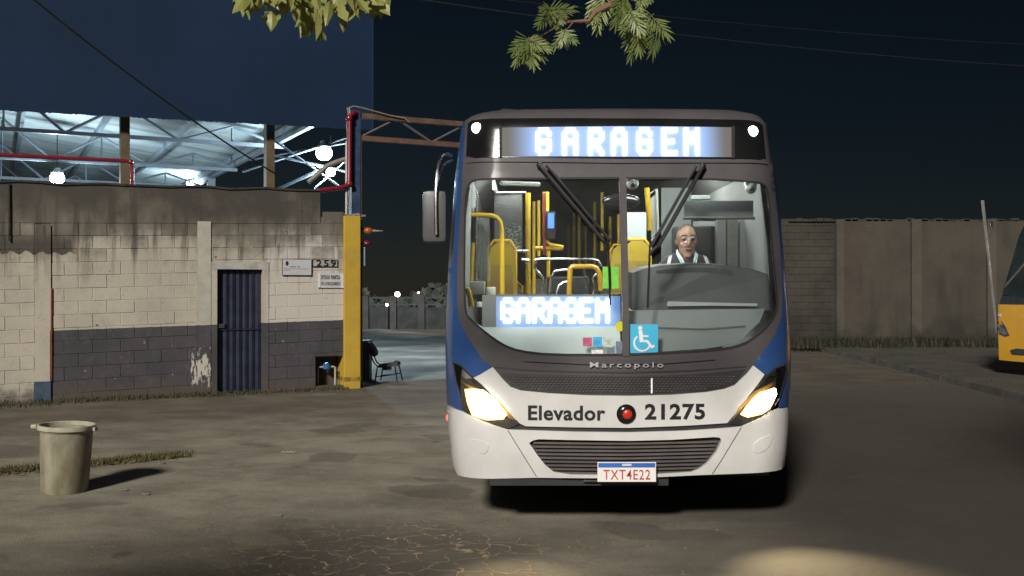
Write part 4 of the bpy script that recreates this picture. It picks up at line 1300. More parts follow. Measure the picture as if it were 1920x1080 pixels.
led_text('GARAGEM', (1019, 1069, 1118, 1161, 1209, 1256, 1297.5), 27, 240, 290, lambda a, b: F3(a, b, .022), lp)
for a, b in (((936, 237), (941, 296)), ((1371, 237), (1377, 297))):
    patch('panel_bracket', MT['rubber'], [pl([(a[0], a[1]), (b[0], a[1]), (b[0], b[1]), (a[0], b[1])])], .016, .01, sb)
for px_, py_, col_ in ((894, 240, (1, .97, .82)), (1411.5, 246, (.9, .97, 1.0))):
    MB().ball(F3(px_, py_, .01), .039, 16, 10, (1, .5, 1)).build('marker_lamp', emit('marker_white', col_, 9), bus, True)

# wipers
wip = mat('wiper_black', (.03, .03, .033), .35, .3, .2, 8, .02)
for piv, end, btop, bbot in (((1012, 310), (1132, 452), (1140, 440), (1144, 572)), ((1318, 312), (1234, 462), (1219, 452), (1214, 578))):
    A_ = [F3(piv[0] + (end[0] - piv[0]) * t, piv[1] + (end[1] - piv[1]) * t, .05 - .01 * t) for t in (0, .25, .5, .75, 1)]
    w = MB().tube(A_, .016, 8).build('wiper', wip, bus, True)
    o2 = 13 if piv[0] < 1100 else -13
    MB().tube([F3(piv[0] + o2 + (end[0] - piv[0]) * t, piv[1] + (end[1] - piv[1]) * t, .055 - .012 * t) for t in (0, .25, .5, .75, 1)], .012, 8).build('wiper_arm', wip, w, True)
    MB().tube([F3(btop[0] + (bbot[0] - btop[0]) * t, btop[1] + (bbot[1] - btop[1]) * t, .022) for t in (0, .25, .5, .75, 1)], .008, 6).build('wiper_blade', wip, w, True)
    MB().tube([F3(end[0], end[1], .035), F3((end[0] + btop[0]) / 2, end[1] + 6, .03), F3(btop[0] + (bbot[0] - btop[0]) * .2, btop[1] + (bbot[1] - btop[1]) * .2, .024)], .015, 6).build('wiper_joint', wip, w, True)
    MB().ball(F3(piv[0], piv[1], .03), .024, 10, 6).build('wiper_pivot', wip, w, True)

# mirror on the door side
mr = [P(846, 292, 7.5), P(838, 288, 7.44), P(829, 291, 7.38), P(823, 303, 7.33), P(819, 325, 7.28), P(817, 360, 7.25), P(817, 400, 7.25), P(818, 440, 7.25)]
ma = MB().tube(mr, .013, 8).build('mirror_arm', MT['steel'], bus, True)
MB().tube([P(848, 300, 7.5), P(836, 305, 7.42), P(826, 318, 7.34), P(820, 340, 7.28)], .01, 8).build('mirror_stay', MT['steel'], ma, True)
pc = P(815, 406, 7.3); 
c_ = .0845
mh = MB(); sx, sz_ = 23 / F * 7.3, 49 / F * 7.3
mh.bbox((pc.x - sx, pc.y - .03, pc.z - sz_), (pc.x + sx, pc.y + .06, pc.z + sz_), .04)
mh.build('mirror_housing', mat('mirror_grey', (.09, .088, .095), .45, 0, .15, 5, .02), ma, True)

# body shell behind the front
def ring_at(y, shrink_=0.0, zlo=.42, zhi=3.04):
    zz = [zlo, .7, 1.0, 1.27, 1.6, 1.86, 2.1, 2.3, 2.55, 2.8, 2.93, 2.98, 3.01, 3.03, 3.04]
    l = [(-(hw(z_) - shrink_), z_) for z_ in zz]
    r = [(hw(z_) - shrink_, z_) for z_ in reversed(zz)]
    return [(BX + x_, y, z_ - (shrink_ if z_ > 2.9 else 0)) for x_, z_ in l + r]
BL_ = 12.0
rings = []
zz_front = lambda p: yf(p[0] - BX, p[2])
sh = MB()
base = ring_at(0)
N = len(base)
front = [(p[0], max(zz_front(p), yf(hw(p[2]), p[2])) if False else zz_front((p[0], 0, p[2])) + .004, p[2]) for p in base]
ys = [None, 8.2, 10, 13, 16, 18.4, 18.9]
for k, y in enumerate(ys):
    sh.v += front if y is None else [(BX + (p[0] - BX) * (.97 if k == len(ys) - 1 else 1), y, p[2]) for p in base]
for k in range(len(ys) - 1):
    for i in range(N):
        j = (i + 1) % N
        if i == N - 1: continue
        sh.f.append((k * N + i, k * N + j, (k + 1) * N + j, (k + 1) * N + i))
sh.f.append(tuple((len(ys) - 1) * N + i for i in range(N)))
sh.build('body_shell', MT['bus_blue'], bus, True)
# roof front edge: close the top between the surround and the shell roof
rt = MB()
n_ = 40
for i in range(n_):
    xa, xb = -1.02 + 2.04 * i / n_, -1.02 + 2.04 * (i + 1) / n_
    pr = []
    for z_ in (2.955, 2.98, 3.0, 3.02, 3.035, 3.045):
        pr.append((z_,))
    for (z0_,), (z1_,) in zip(pr, pr[1:]):
        rt.add([(BX + xa, yf(xa, z0_) + .012, z0_), (BX + xb, yf(xb, z0_) + .012, z0_), (BX + xb, yf(xb, z1_) + .012, z1_), (BX + xa, yf(xa, z1_) + .012, z1_)], [(0, 1, 2, 3)])
    rt.add([(BX + xa, yf(xa, 3.045) + .012, 3.045), (BX + xb, yf(xb, 3.045) + .012, 3.045), (BX + xb, 8.4, 3.05), (BX + xa, 8.4, 3.05)], [(0, 1, 2, 3)])
rt.build('roof_front', MT['grey_paint'], bus, True)
# side windows
wg = mat('dark_side_glass', (.01, .012, .014), .08, 0, .1, 3, 0)
for s in (-1, 1):
    for k in range(7):
        y0_ = 8.3 + k * 1.45
        b = MB()
        for z0_, z1_ in ((1.5, 1.86), (1.86, 2.3), (2.3, 2.5)):
            b.add([(BX + s * (hw(z0_) + .006), y0_, z0_), (BX + s * (hw(z0_) + .006), y0_ + 1.33, z0_), (BX + s * (hw(z1_) + .006), y0_ + 1.33, z1_), (BX + s * (hw(z1_) + .006), y0_, z1_)], [(0, 1, 2, 3)])
        b.build('side_window', wg, bus)
    MB().box((BX + s * 1.0, 7.45, .37), (BX + s * 1.2, 18.6, .43)).build('sill', MT['black_plastic'], bus)
    for y_ in (9.75, 15.7):
        w = MB().lathe([(.3, -.14), (.46, -.13), (.49, -.09), (.49, .09), (.46, .13), (.3, .14)], 36, Matrix.Translation((BX + s * 1.03, y_, .49)) @ Matrix.Rotation(R(90), 4, 'Y')).build('wheel', MT['rubber'], bus, True)
        MB().lathe([(.05, -.08), (.1, -.1), (.29, -.12), (.3, .12), (.1, .06), (.05, .1)], 24, Matrix.Translation((BX + s * 1.03, y_, .49)) @ Matrix.Rotation(R(90 * s), 4, 'Y')).build('rim', MT['steel'], w, True)

# ---- inside of the bus
def I(px, py, Y): return P(px, py, Y)
inn = MB()
for k, (ya, yb) in enumerate(((7.62, 18.7),)):
    for (xa, za), (xb, zb_) in (((-1.15, .8), (-1.18, 1.5)), ((-1.18, 1.5), (-1.1, 2.6)), ((-1.1, 2.6), (-.85, 2.86)), ((-.85, 2.86), (.85, 2.86)), ((.85, 2.86), (1.1, 2.6)), ((1.1, 2.6), (1.18, 1.5)), ((1.18, 1.5), (1.15, .8))):
        inn.add([(BX + xa, ya, za), (BX + xb, ya, zb_), (BX + xb, yb, zb_), (BX + xa, yb, za)], [(0, 1, 2, 3)])
    inn.add([(BX - 1.15, yb, .8), (BX + 1.15, yb, .8), (BX + 1.1, yb, 2.6), (BX + .85, yb, 2.86), (BX - .85, yb, 2.86), (BX - 1.1, yb, 2.6)], [(0, 1, 2, 3, 4, 5)])
inn.build('inner_liner', MT['liner'], bus)
MB().box((BX - 1.15, 7.45, .74), (BX + 1.15, 18.7, .8)).build('floor', mat('bus_floor', (.07, .07, .072), .6), bus)
for s in (-1, 1):
    for k in range(6):
        y0_ = 8.6 + k * 1.6
        MB().add([(BX + s * 1.155, y0_, 1.6), (BX + s * 1.155, y0_ + 1.4, 1.6), (BX + s * 1.092, y0_ + 1.4, 2.4), (BX + s * 1.092, y0_, 2.4)], [(0, 1, 2, 3)]).build('inner_window', wg, bus)
# hidden ceiling lamps, added near the front to brighten the cabin
il = emit('cabin_light', (.97, 1.0, .94), 26)
for s in (-1, 1):
    for k in range(2):
        y0_ = 7.5 + k * 1.3
        MB().box((BX + s * .5 - .3, y0_, 2.70 + .09 * k), (BX + s * .5 + .3, y0_ + .16 + .3 * k, 2.745 + .095 * k)).build('cabin_lamp', il, bus)
# dash on the door side, with the second sign
dsh = patch('door_side_dash', MT['pale_panel'], [pl([(874, 600), (905, 616), (1168, 615), (1168, 668), (1030, 668), (970, 662), (930, 642)])], 0, .03, depth=lambda x, z: max(yf(x, z) + .05, 7.12 + (z - 1.2) * .9 + .08 * abs(x)), step=.05)
D2 = 7.42
def Q2(a, b, d=D2): return P(a, b, d)
qx = [Q2(904, 553), Q2(1168, 552), Q2(1168, 616), Q2(904, 617)]
dsg = MB().add(qx + [p_ + Vector((0, .1, .0)) for p_ in qx], [(0, 1, 2, 3), (7, 6, 5, 4), (0, 4, 5, 1), (1, 5, 6, 2), (2, 6, 7, 3), (3, 7, 4, 0)]).build('dash_sign', MT['mid_panel'], bus)
lp2 = MB().add([Q2(930, 556, D2 - .004), Q2(1163, 555, D2 - .004), Q2(1163, 613, D2 - .004), Q2(930, 613, D2 - .004)], [(0, 1, 2, 3)]).build('led_panel', led_panel_mat('led_matrix_dash', Q2(945, 580).x, Q2(1142, 580).x, 0, 0), dsg)
led_text('GARAGEM', (952, 981.5, 1012, 1041, 1071, 1099, 1130), 24, 560, 605, lambda a, b: Q2(a, b, D2 - .014), dsg)
# driver's dash
dd_top = [(1186, 512), (1205, 504), (1240, 498), (1300, 494), (1360, 497), (1410, 504), (1446, 516)]
DD = 7.66
d3 = MB()
poly = [P(a, b, DD) for a, b in dd_top] + [P(1450, 582, DD - .12), P(1186, 582, DD - .12)]
back = [p_ + Vector((0, .35, .02)) for p_ in poly]
n_ = len(poly)
d3.add(poly + back, [tuple(range(n_)), tuple(range(2 * n_ - 1, n_ - 1, -1))] + [(i, i + n_, (i + 1) % n_ + n_, (i + 1) % n_) for i in range(n_)])
drd = d3.build('driver_dash', MT['dash'], bus)
vt = MB()
va = [(1230, 508), (1265, 503), (1300, 501), (1340, 502), (1373, 507)]; vb_ = [(1376, 516), (1340, 511), (1300, 510), (1265, 512), (1233, 518)]
vt.add([P(a, b, DD - .022) for a, b in va + vb_], [tuple(range(10))]).build('vent', MT['black_plastic'], drd)
MB().add([P(1252, 565, DD - .13), P(1330, 567, DD - .13), P(1420, 569, DD - .13), P(1420, 574, DD - .15), P(1330, 573, DD - .15), P(1250, 574, DD - .15)], [(0, 1, 2, 3, 4, 5)]).build('ledge', MT['mid_panel'], drd)
low = patch('driver_side_panel', mat('panel_grey_green', (.15, .17, .17), .5, 0, .1, 3, .03), [pl([(1180, 584), (1453, 580), (1440, 606), (1400, 640), (1376, 650), (1330, 657), (1180, 666)])], 0, .03, depth=lambda x, z: yf(x, z) + .16 + max(0, z - 1.2) * .35, step=.06)
patch('panel_groove', MT['dark_plastic'], [pl([(1240, 615), (1330, 618), (1412, 612), (1412, 615), (1330, 621), (1240, 618)])], 0, .01, low, depth=lambda x, z: yf(x, z) + .152 + max(0, z - 1.2) * .35, step=.06)
# stickers on the glass
def sticker(name, px0, py0, px1, py1, m, parent=None, off=-.004):
    return patch(name, m, [pl([(px0, py0), (px1, py0), (px1, py1), (px0, py1)])], off, .002, parent, .06, flat=True)
ws = [o for o in bus.children if o.name.startswith('windscreen') and 's' == o.name[-1] or o.name == 'windscreen'][0]
sticker_blue = mat('sticker_blue', (.04, .42, .68), .5, 0, .05, 6, 0)
st_b = sticker('access_sticker', 1182, 608, 1234, 662, sticker_blue, ws)
wsym = mat('sticker_white', (.75, .77, .78), .5, 0, .05, 6, 0)
sy = MB()
def s3(a, b, off=.0): return F3(a, b, .001)
sy.tube([F3(1200 + 0 * t, 616, .001) + Vector((.017 * math.cos(t), 0, .017 * math.sin(t))) for t in [i * math.pi * 2 / 12 for i in range(13)]], .0001, 4)
def stroke(pts, w):
    pts = [Vector(p) for p in pts]
    for i in range(len(pts) - 1):
        d = (pts[i + 1] - pts[i]); d.y = 0
        n__ = Vector((-d.z, 0, d.x)).normalized() * w
        e_ = d.normalized() * w * .5
        a, b = pts[i] - e_, pts[i + 1] + e_
        sy.add([a + n__, b + n__, b - n__, a - n__], [(0, 1, 2, 3)])
sy.v.clear(); sy.f.clear()
hc = F3(1200.5, 615, .0005)
sy.add([hc + Vector((.0155 * math.cos(t), 0, .0155 * math.sin(t))) for t in [i * math.pi / 7 for i in range(14)]], [tuple(range(14))])
stroke([F3(1201, 621, .0006), F3(1203, 640, .0006)], .013)
stroke([F3(1203, 630, .0008), F3(1215, 630.5, .0008)], .007)
stroke([F3(1203, 639, .0010), F3(1214, 640, .0010), F3(1222, 651, .0010), F3(1226, 648.5, .0010)], .0085)
cxp, cyp = 1204, 643
stroke([F3(cxp + 15 * math.cos(R(t)), cyp + 15 * math.sin(R(t)), .0012) for t in range(20, 245, 15)], .0065)
sy.build('access_symbol', wsym, st_b)
for (a, b, c, d), col_ in (((1093, 633, 1110, 649), (.55, .08, .2)), ((1112, 632, 1129, 650), (.03, .4, .75)), ((1131, 633, 1148, 651), (.5, .6, .55)), ((1109, 656, 1131, 664), (.8, .8, .8)), ((1155, 640, 1167, 664), (.16, .18, .26))):
    sticker('small_sticker', a, b, c, d, mat('sticker_print', col_, .5, 0, .4, 40, 0), ws)
sticker('green_card', 1130, 500, 1160, 541, mat('lime_card', (.16, .6, .03), .45, 0, .25, 20, 0), ws)
yd = F3(1162, 612, -.003)
MB().add([yd + Vector((.03 * math.cos(t), 0, .036 * math.sin(t))) for t in [i * math.pi / 10 for i in range(20)]], [tuple(range(20))]).build('yellow_sticker', mat('sticker_yellow', (.6, .6, .02), .5, 0, .05, 6, 0), ws)

# yellow tubes
YT = MT['yellow_tube']
def rail(pts, r=.018, m=None, name='handrail'):
    MB().tube([P(*p) for p in pts], r, 10).build(name, m or YT, bus, True)
rail([(882, 403, 7.95), (905, 403, 7.95), (922, 404, 7.95), (932, 408, 7.95), (938, 416, 7.95), (941, 430, 7.95), (942, 552, 7.95)])
rail([(990, 362, 9.0), (990, 552, 9.0)], .024)
rail([(1001, 378, 10.4), (1001, 552, 10.4)]); rail([(1010, 376, 10.2), (1010, 480, 10.2)])
rail([(1021, 360, 9.0), (1021, 440, 9.0), (1024, 452, 9.0), (1032, 459, 9.0), (1056, 464, 9.0)])
rail([(1026, 360, 9.4), (1026, 396, 9.4)])
rail([(1003, 466, 9.0), (1056, 466, 9.0)], .02)
rail([(1028, 470, 9.2), (1028, 552, 9.2)])
rail([(1067, 552, 8.2), (1069, 504, 8.2), (1072, 501, 8.2), (1078, 500, 8.2), (1108, 500, 8.2), (1118, 503, 8.2), (1124, 512, 8.2), (1127, 545, 8.2)], .022, mat('orange_tube', (.62, .33, .02), .35))
for x_, ya_, yb_, d_ in ((1066, 420, 500, 15), (1076, 400, 495, 13), (1086, 398, 500, 12.4), (1098, 425, 500, 13.5), (1115, 378, 500, 12), (1129, 360, 470, 11), (1144, 406, 500, 11.5), (1160, 402, 500, 11)):
    rail([(x_, ya_, d_), (x_, yb_, d_)], .019)
rail([(1213, 352, 8.05), (1219, 432, 8.05)], .022)
rail([(874, 540, 7.6), (878, 545, 7.6), (882, 560, 7.6), (884, 575, 7.6)], .022)
rail([(887, 455, 8.0), (884, 530, 8.0)], .014)
ST = MT['steel']
rail([(1003, 488, 8.8), (1012, 486, 8.8), (1110, 486, 8.8), (1122, 489, 8.8), (1128, 500, 8.8)], .011, ST, 'turnstile_bar')
rail([(1008, 487, 8.6), (1003, 494, 8.6), (1003, 502, 8.6), (1008, 510, 8.6), (1018, 521, 8.6), (1020, 530, 8.6), (1015, 552, 8.6)], .012, ST, 'turnstile_bar')
rail([(1030, 552, 8.5), (1033, 520, 8.5), (1040, 509, 8.5), (1060, 506, 8.5), (1068, 507, 8.5)], .011, ST, 'turnstile_bar')
rail([(1043, 552, 8.4), (1048, 535, 8.4), (1058, 529, 8.4), (1066, 529, 8.4)], .01, ST, 'turnstile_bar')
rail([(1112, 552, 8.5), (1116, 540, 8.5), (1112, 522, 8.5), (1116, 515, 8.5), (1124, 514, 8.5)], .011, ST, 'turnstile_bar')
rail([(1095, 505, 8.7), (1102, 552, 8.7)], .011, ST, 'turnstile_bar')
rail([(918, 471, 8.7), (990, 471, 8.9)], .012, ST, 'cross_rail')
rail([(978, 487, 8.9), (992, 489, 8.9)], .016, ST, 'cross_rail')
tb = MB(); c_ = P(1062, 540, 8.9)
tb.bbox((c_.x - .16, c_.y, .8), (c_.x + .2, c_.y + .3, c_.z + .1), .02); tb.build('turnstile_box', MT['dark_plastic'], bus, True)
rail([(893, 358, 8.0), (895, 367, 8.0), (894, 380, 8.0), (894, 525, 8.0)], .008, ST, 'door_frame')
rail([(925, 338, 7.9), (930, 360, 7.9)], .016, MT['white_box'], 'door_actuator')
rail([(940, 343, 8.2), (1010, 346, 8.6)], .02, MT['white_box'], 'ceiling_duct')
rail([(930, 362, 8.7), (985, 361, 8.9)], .01, ST, 'cross_rail')
# door glass and partition glass
gdoor = glass('door_glass', (.85, .93, .92), .12, .12, .45)
MB().add([P(892, 408, 8.0), P(918, 408, 8.1), P(920, 528, 8.1), P(888, 528, 8.0)], [(0, 1, 2, 3)]).build('door_glass', gdoor, bus)
gp = glass('partition_glass', (.8, .88, .88), .12, .2, .28)
MB().add([P(927, 362, 8.8), P(979, 362, 8.9), P(980, 470, 8.9), P(927, 470, 8.8)], [(0, 1, 2, 3)]).build('partition_glass', gp, bus)
spk = MB(); rg = random.Random(21)  # pale flecks painting the sparkle of light on the partition glass
for i in range(260):
    a, b = rg.uniform(932, 977), 418 + abs(rg.gauss(0, 1)) * 22 * rg.random() + rg.uniform(0, 45)
    if b > 468: continue
    c = P(a, b, 8.83); e = rg.uniform(.003, .01)
    spk.add([c + Vector((-e, 0, 0)), c + Vector((0, 0, -e * .6)), c + Vector((e, 0, 0)), c + Vector((0, 0, e * .7))], [(0, 1, 2, 3)])
stuff(spk.build('scratched_film', mat('scratches', (.55, .62, .62), .3), bus))
# seats
def seat_mesh():
    b = MB()
    prof = [(-.2, 0), (-.215, .3), (-.2, .52), (-.15, .62), (-.07, .66), (.07, .66), (.15, .62), (.2, .52), (.215, .3), (.2, 0)]
    b.prism(prof, -.03, .02)
    b.bbox((-.21, -.42, -.07), (.21, .0, .0), .02)
    return b
def pad_mesh():
    b = MB(); b.prism([(-.16, .06), (-.165, .36), (-.13, .46), (.13, .46), (.165, .36), (.16, .06)], -.045, -.031); return b
def seat(px, pytop, Y, m, sc=1.0, wx=1.0):
    p_ = P(px, pytop, Y)
    b = seat_mesh(); b.v = [(p_.x + x_ * sc * wx, p_.y + y_ * sc, p_.z + (z_ - .66) * sc) for x_, y_, z_ in b.v]
    s = b.build('passenger_seat', m, bus, True)
    b = pad_mesh(); b.v = [(p_.x + x_ * sc * wx, p_.y + y_ * sc, p_.z + (z_ - .66) * sc) for x_, y_, z_ in b.v]
    b.build('seat_pad', mat('seat_pad_ochre', (.5, .34, .07), .6) if m == MT['yellow_plastic'] else MT['dash'], s)
    b = MB(); b.tube([(p_.x - .2 * sc * wx, p_.y + .03, p_.z - .5 * sc), (p_.x - .2 * sc * wx, p_.y + .05, p_.z - .05 * sc), (p_.x - .12 * sc * wx, p_.y + .05, p_.z + .02 * sc), (p_.x + .12 * sc * wx, p_.y + .05, p_.z + .02 * sc), (p_.x + .2 * sc * wx, p_.y + .05, p_.z - .05 * sc), (p_.x + .2 * sc * wx, p_.y + .03, p_.z - .5 * sc)], .014, 8)
    b.build('seat_handle', YT, s, True)
    MB().box((p_.x - .18 * sc, p_.y - .3, .8), (p_.x + .18 * sc, p_.y - .05, p_.z - .7 * sc)).build('seat_pedestal', MT['black_plastic'], s)
seat(941, 455, 8.7, MT['yellow_plastic'], .95, .62)
seat(1194, 452, 9.2, MT['yellow_plastic'], .9, .72)
seat(1162, 462, 10.4, MT['yellow_plastic'], .9, .5)
for k in range(4):
    for px_off in (-.85, -.42, .45, .88):
        Y_ = 11.6 + k * 1.5
        seat(960 + (BX + px_off) / Y_ * F, YH - (1.78 - HC) / Y_ * F, Y_, MT['liner'], .95)
# validator
vc = P(1033, 414, 8.95)
vd = MB().bbox((vc.x - .04, vc.y, vc.z - .16), (vc.x + .04, vc.y + .07, vc.z + .08), .008).build('fare_validator', MT['black_plastic'], bus)
MB().box((vc.x - .027, vc.y - .003, vc.z - .066), (vc.x + .027, vc.y - .0005, vc.z + .066)).build('screen', emit('screen_blue', (.08, .22, 1.0), 1.6), vd)
MB().tube([(vc.x - .055, vc.y + .04, vc.z - .3), (vc.x - .055, vc.y + .04, vc.z + .25)], .016, 8).build('post', mat('red_post', (.35, .05, .04), .5), vd, True)
# boxes, cameras, mirror
MB().bbox(tuple(P(871, 552, 7.72)), tuple(P(909, 527, 7.72) + Vector((0, .14, 0))), .008).build('fuse_box', MT['white_box'], bus, True)
MB().bbox(tuple(P(911, 553, 7.8)), tuple(P(929, 538, 7.8) + Vector((0, .1, 0))), .006).build('switch_box', MT['white_box'], bus, True)
MB().bbox(tuple(P(889, 576, 7.5)), tuple(P(904, 566, 7.5) + Vector((0, .05, 0))), .006).build('switch_box', MT['white_box'], bus, True)
for px_, py_, Y_ in ((1186, 344, 7.55), (1408, 352, 7.6)):
    c = P(px_, py_, Y_)
    cmo = MB().ball(c, .045, 16, 10, (1, .9, 1.05)).build('camera_dome', MT['white_box'], bus, True)
    MB().ball(c - Vector((0, .028, .012)), .02, 12, 8).build('camera_lens', MT['black_gloss'], cmo, True)
    MB().box((c.x - .045, c.y - .03, c.z + .02), (c.x + .045, c.y + .04, c.z + .06)).build('camera_base', MT['white_box'], cmo)
c = P(1165, 378, 7.95)
MB().ball(c, .15, 20, 10, (1, .25, .42)).build('inner_mirror', MT['black_gloss'], bus, True)
# driver's cabin: white partition, tall seat, blind, side trim
MB().add([P(1240, 352, 8.6), P(1296, 352, 8.6), P(1296, 500, 8.6), P(1240, 500, 8.6), P(1240, 352, 8.63), P(1296, 352, 8.63), P(1296, 500, 8.63), P(1240, 500, 8.63)], [(0, 1, 2, 3), (7, 6, 5, 4), (0, 4, 5, 1), (1, 5, 6, 2), (2, 6, 7, 3), (3, 7, 4, 0)]).build('cabin_partition', MT['pale_panel'], bus)
MB().add([P(1176, 398, 9.7), P(1212, 398, 9.7), P(1212, 452, 9.7), P(1176, 452, 9.7)], [(0, 1, 2, 3)]).build('back_panel', MT['pale_panel'], bus)
rail([(1217, 365, 8.1), (1231, 354, 8.1), (1234, 440, 8.1), (1222, 452, 8.1)], .012, MT['white_box'], 'cabin_mirror_arm')
MB().add([P(1220, 372, 8.12), P(1231, 362, 8.12), P(1231, 436, 8.12), P(1221, 448, 8.12)], [(0, 1, 2, 3)]).build('cabin_mirror', MT['pale_panel'], bus)
b = MB(); b.bbox(tuple(P(1283, 407, 7.62)), tuple(P(1413, 376, 7.62) + Vector((0, .02, 0))), .006)
bld = b.build('sun_blind', mat('blind_grey', (.135, .15, .155), .6, 0, .08, 3, .03), bus, True)
MB().tube([P(1281, 409, 7.61), P(1415, 409, 7.61)], .012, 8).build('blind_bar', MT['dark_plastic'], bld, True)
MB().bbox(tuple(P(1298, 374, 7.7)), tuple(P(1332, 366, 7.7) + Vector((0, .05, 0))), .004).build('control_box', MT['pale_panel'], bus)
MB().bbox(tuple(P(1300, 424, 8.5)), tuple(P(1345, 415, 8.5) + Vector((0, .03, 0))), .004).build('partition_strip', MT['white_box'], bus)
MB().bbox(tuple(P(1262, 560, 8.34)), tuple(P(1336, 424, 8.34) + Vector((0, .12, 0))), .04).build('driver_seat', MT['black_plastic'], bus, True)
for (a, b_, c__, d__), m_ in (((1345, 412, 1362, 520), MT['mid_panel']), ((1364, 412, 1384, 515), mat('trim_olive', (.17, .18, .155), .6)), ((1388, 412, 1402, 520), MT['liner'])):
    MB().bbox(tuple(P(a, d__, 8.3)), tuple(P(c__, b_, 8.3) + Vector((0, .1, 0))), .006).build('side_trim', m_, bus)
MB().add([P(1437, 350, 7.66), P(1443, 352, 7.6), P(1458, 570, 7.6), P(1447, 575, 7.66)], [(0, 1, 2, 3)]).build('pillar_trim', MT['mid_panel'], bus)
MB().add([P(872, 350, 7.62), P(884, 345, 7.7), P(880, 590, 7.7), P(871, 590, 7.62)], [(0, 1, 2, 3)]).build('pillar_trim', MT['pale_panel'], bus)
sw_c = P(1290, 545, 7.9)
MB().tube([sw_c + Vector((.22 * math.cos(t), .1 * math.sin(t) , .2 * math.sin(t))) for t in [i * math.pi / 16 for i in range(33)]], .014, 8, False).build('steering_wheel', MT['black_plastic'], bus, True)

# ================================================================== THE DRIVER
def remesh(b, vox, name, m, parent):
    me = b.mesh(name + '_raw')
    ob = bpy.data.objects.new('raw', me); COL.objects.link(ob)
    md = ob.modifiers.new('r', 'REMESH'); md.mode = 'VOXEL'; md.voxel_size = vox
    sm = ob.modifiers.new('s', 'SMOOTH'); sm.iterations = 5; sm.factor = .5
    bpy.context.view_layer.update()
    dg = bpy.context.evaluated_depsgraph_get()
    out = bpy.data.meshes.new_from_object(ob.evaluated_get(dg))
    bpy.data.objects.remove(ob); bpy.data.meshes.remove(me)
    out.name = name
    out.polygons.foreach_set('use_smooth', [True] * len(out.polygons))
    out.materials.clear()
    return link(name, out, m, parent)
HD = P(1287, 452, 8.0)                   # middle of the head
drv = thing('person', 'bus driver in dark jacket with pale shirt collar and glasses behind the wheel', 'person', (HD.x, HD.y, .8))
hz = HD.z - .8
skin = mat('skin', (.5, .29, .21), .42, 0, .12, 9, .05, 120)
b = MB()
b.ball((0, 0, hz + .025), .1, 24, 16, (.81, .95, 1.04))           # skull
b.ball((0, -.02, hz - .055), .075, 20, 14, (.84, .9, 1.0))        # jaw
b.ball((0, -.045, hz - .115), .032, 14, 10, (1.1, .9, .8))        # chin
b.ball((0, -.1, hz - .02), .017, 12, 8, (.95, 1.1, 1.5))          # nose
b.ball((0, -.088, hz + .012), .011, 10, 8, (.9, 1, 2.4))
b.ball((-.034, -.075, hz + .032), .022, 10, 8, (1.4, .6, .5)); b.ball((.034, -.075, hz + .032), .022, 10, 8, (1.4, .6, .5))
b.ball((-.04, -.066, hz - .03), .026, 10, 8, (1, .7, .9)); b.ball((.04, -.066, hz - .03), .026, 10, 8, (1, .7, .9))
b.ball((0, -.086, hz - .066), .02, 12, 8, (1.5, .6, .55))         # mouth
for s in (-1, 1): b.ball((s * .08, .005, hz - .005), .024, 10, 8, (.45, .8, 1.35))
b.tube([(0, .01, hz - .06), (0, .02, hz - .2), (0, .03, hz - .3)], .055, 16)
# torso, arms, hands under the clothes, sitting
b.ball((0, .04, hz - .42), .17, 20, 14, (1.1, .72, 1.25)); b.ball((0, .06, hz - .68), .16, 20, 14, (1.05, .78, 1.1))
for s in (-1, 1):
    b.tube([(s * .13, .03, hz - .25), (s * .2, .03, hz - .3), (s * .25, -.02, hz - .52)], .05, 12, True, .042)
    b.tube([(s * .25, -.02, hz - .5), (s * .2, -.2, hz - .52), (s * .14, -.3, hz - .5)], .042, 12, True, .03)
    b.ball((s * .13, -.325, hz - .5), .036, 12, 8, (.8, 1.2, .5))
    for k in range(4): b.tube([(s * (.1 + k * .018), -.35, hz - .495), (s * (.1 + k * .018), -.385, hz - .505), (s * (.1 + k * .018), -.385, hz - .54)], .0095, 8)
    b.tube([(s * .105, -.32, hz - .5), (s * .08, -.34, hz - .52), (s * .085, -.36, hz - .535)], .0105, 8)
    b.tube([(s * .1, .04, hz - .78), (s * .13, -.4, hz - .74)], .085, 14, True, .06)
    b.tube([(s * .13, -.4, hz - .74), (s * .14, -.42, .07)], .058, 14, True, .04)
    b.ball((s * .14, -.47, .045), .05, 12, 8, (.9, 2.1, .8))
body = remesh(b, .0085, 'body', skin, drv)
jk = mat('dark_jacket', (.022, .026, .034), .8, 0, .3, 12, .15)
b = MB()
b.ball((0, .04, hz + .06 - .4), .2, 20, 14, (1.08, .72, 1.15)); b.ball((0, .06, hz + .06 - .68), .185, 20, 14, (1.05, .8, 1.1))
for s in (-1, 1):
    b.tube([(s * .05, .045, hz + .06 - .2), (s * .13, .04, hz + .06 - .235), (s * .205, .03, hz + .06 - .3), (s * .26, -.02, hz + .06 - .53)], .062, 14, True, .058)
    b.tube([(s * .26, -.02, hz + .06 - .5), (s * .2, -.2, hz + .06 - .52), (s * .15, -.28, hz + .06 - .505)], .058, 12, True, .045)
b.tube([(0, .05, hz + .06 - .19), (0, .05, hz + .06 - .3)], .085, 16)
remesh(b, .011, 'jacket', jk, drv)
tr = MB()
for s in (-1, 1):
    tr.tube([(s * .09, .06, hz - .78), (s * .13, -.41, hz - .74)], .1, 14, True, .075)
    tr.tube([(s * .13, -.4, hz - .74), (s * .14, -.42, .12)], .072, 14, True, .06)
remesh(tr, .013, 'trousers', mat('dark_trousers', (.02, .02, .025), .85), drv)
col = MB()
shirt = mat('pale_shirt', (.5, .56, .62), .7, 0, .1, 10, .05)
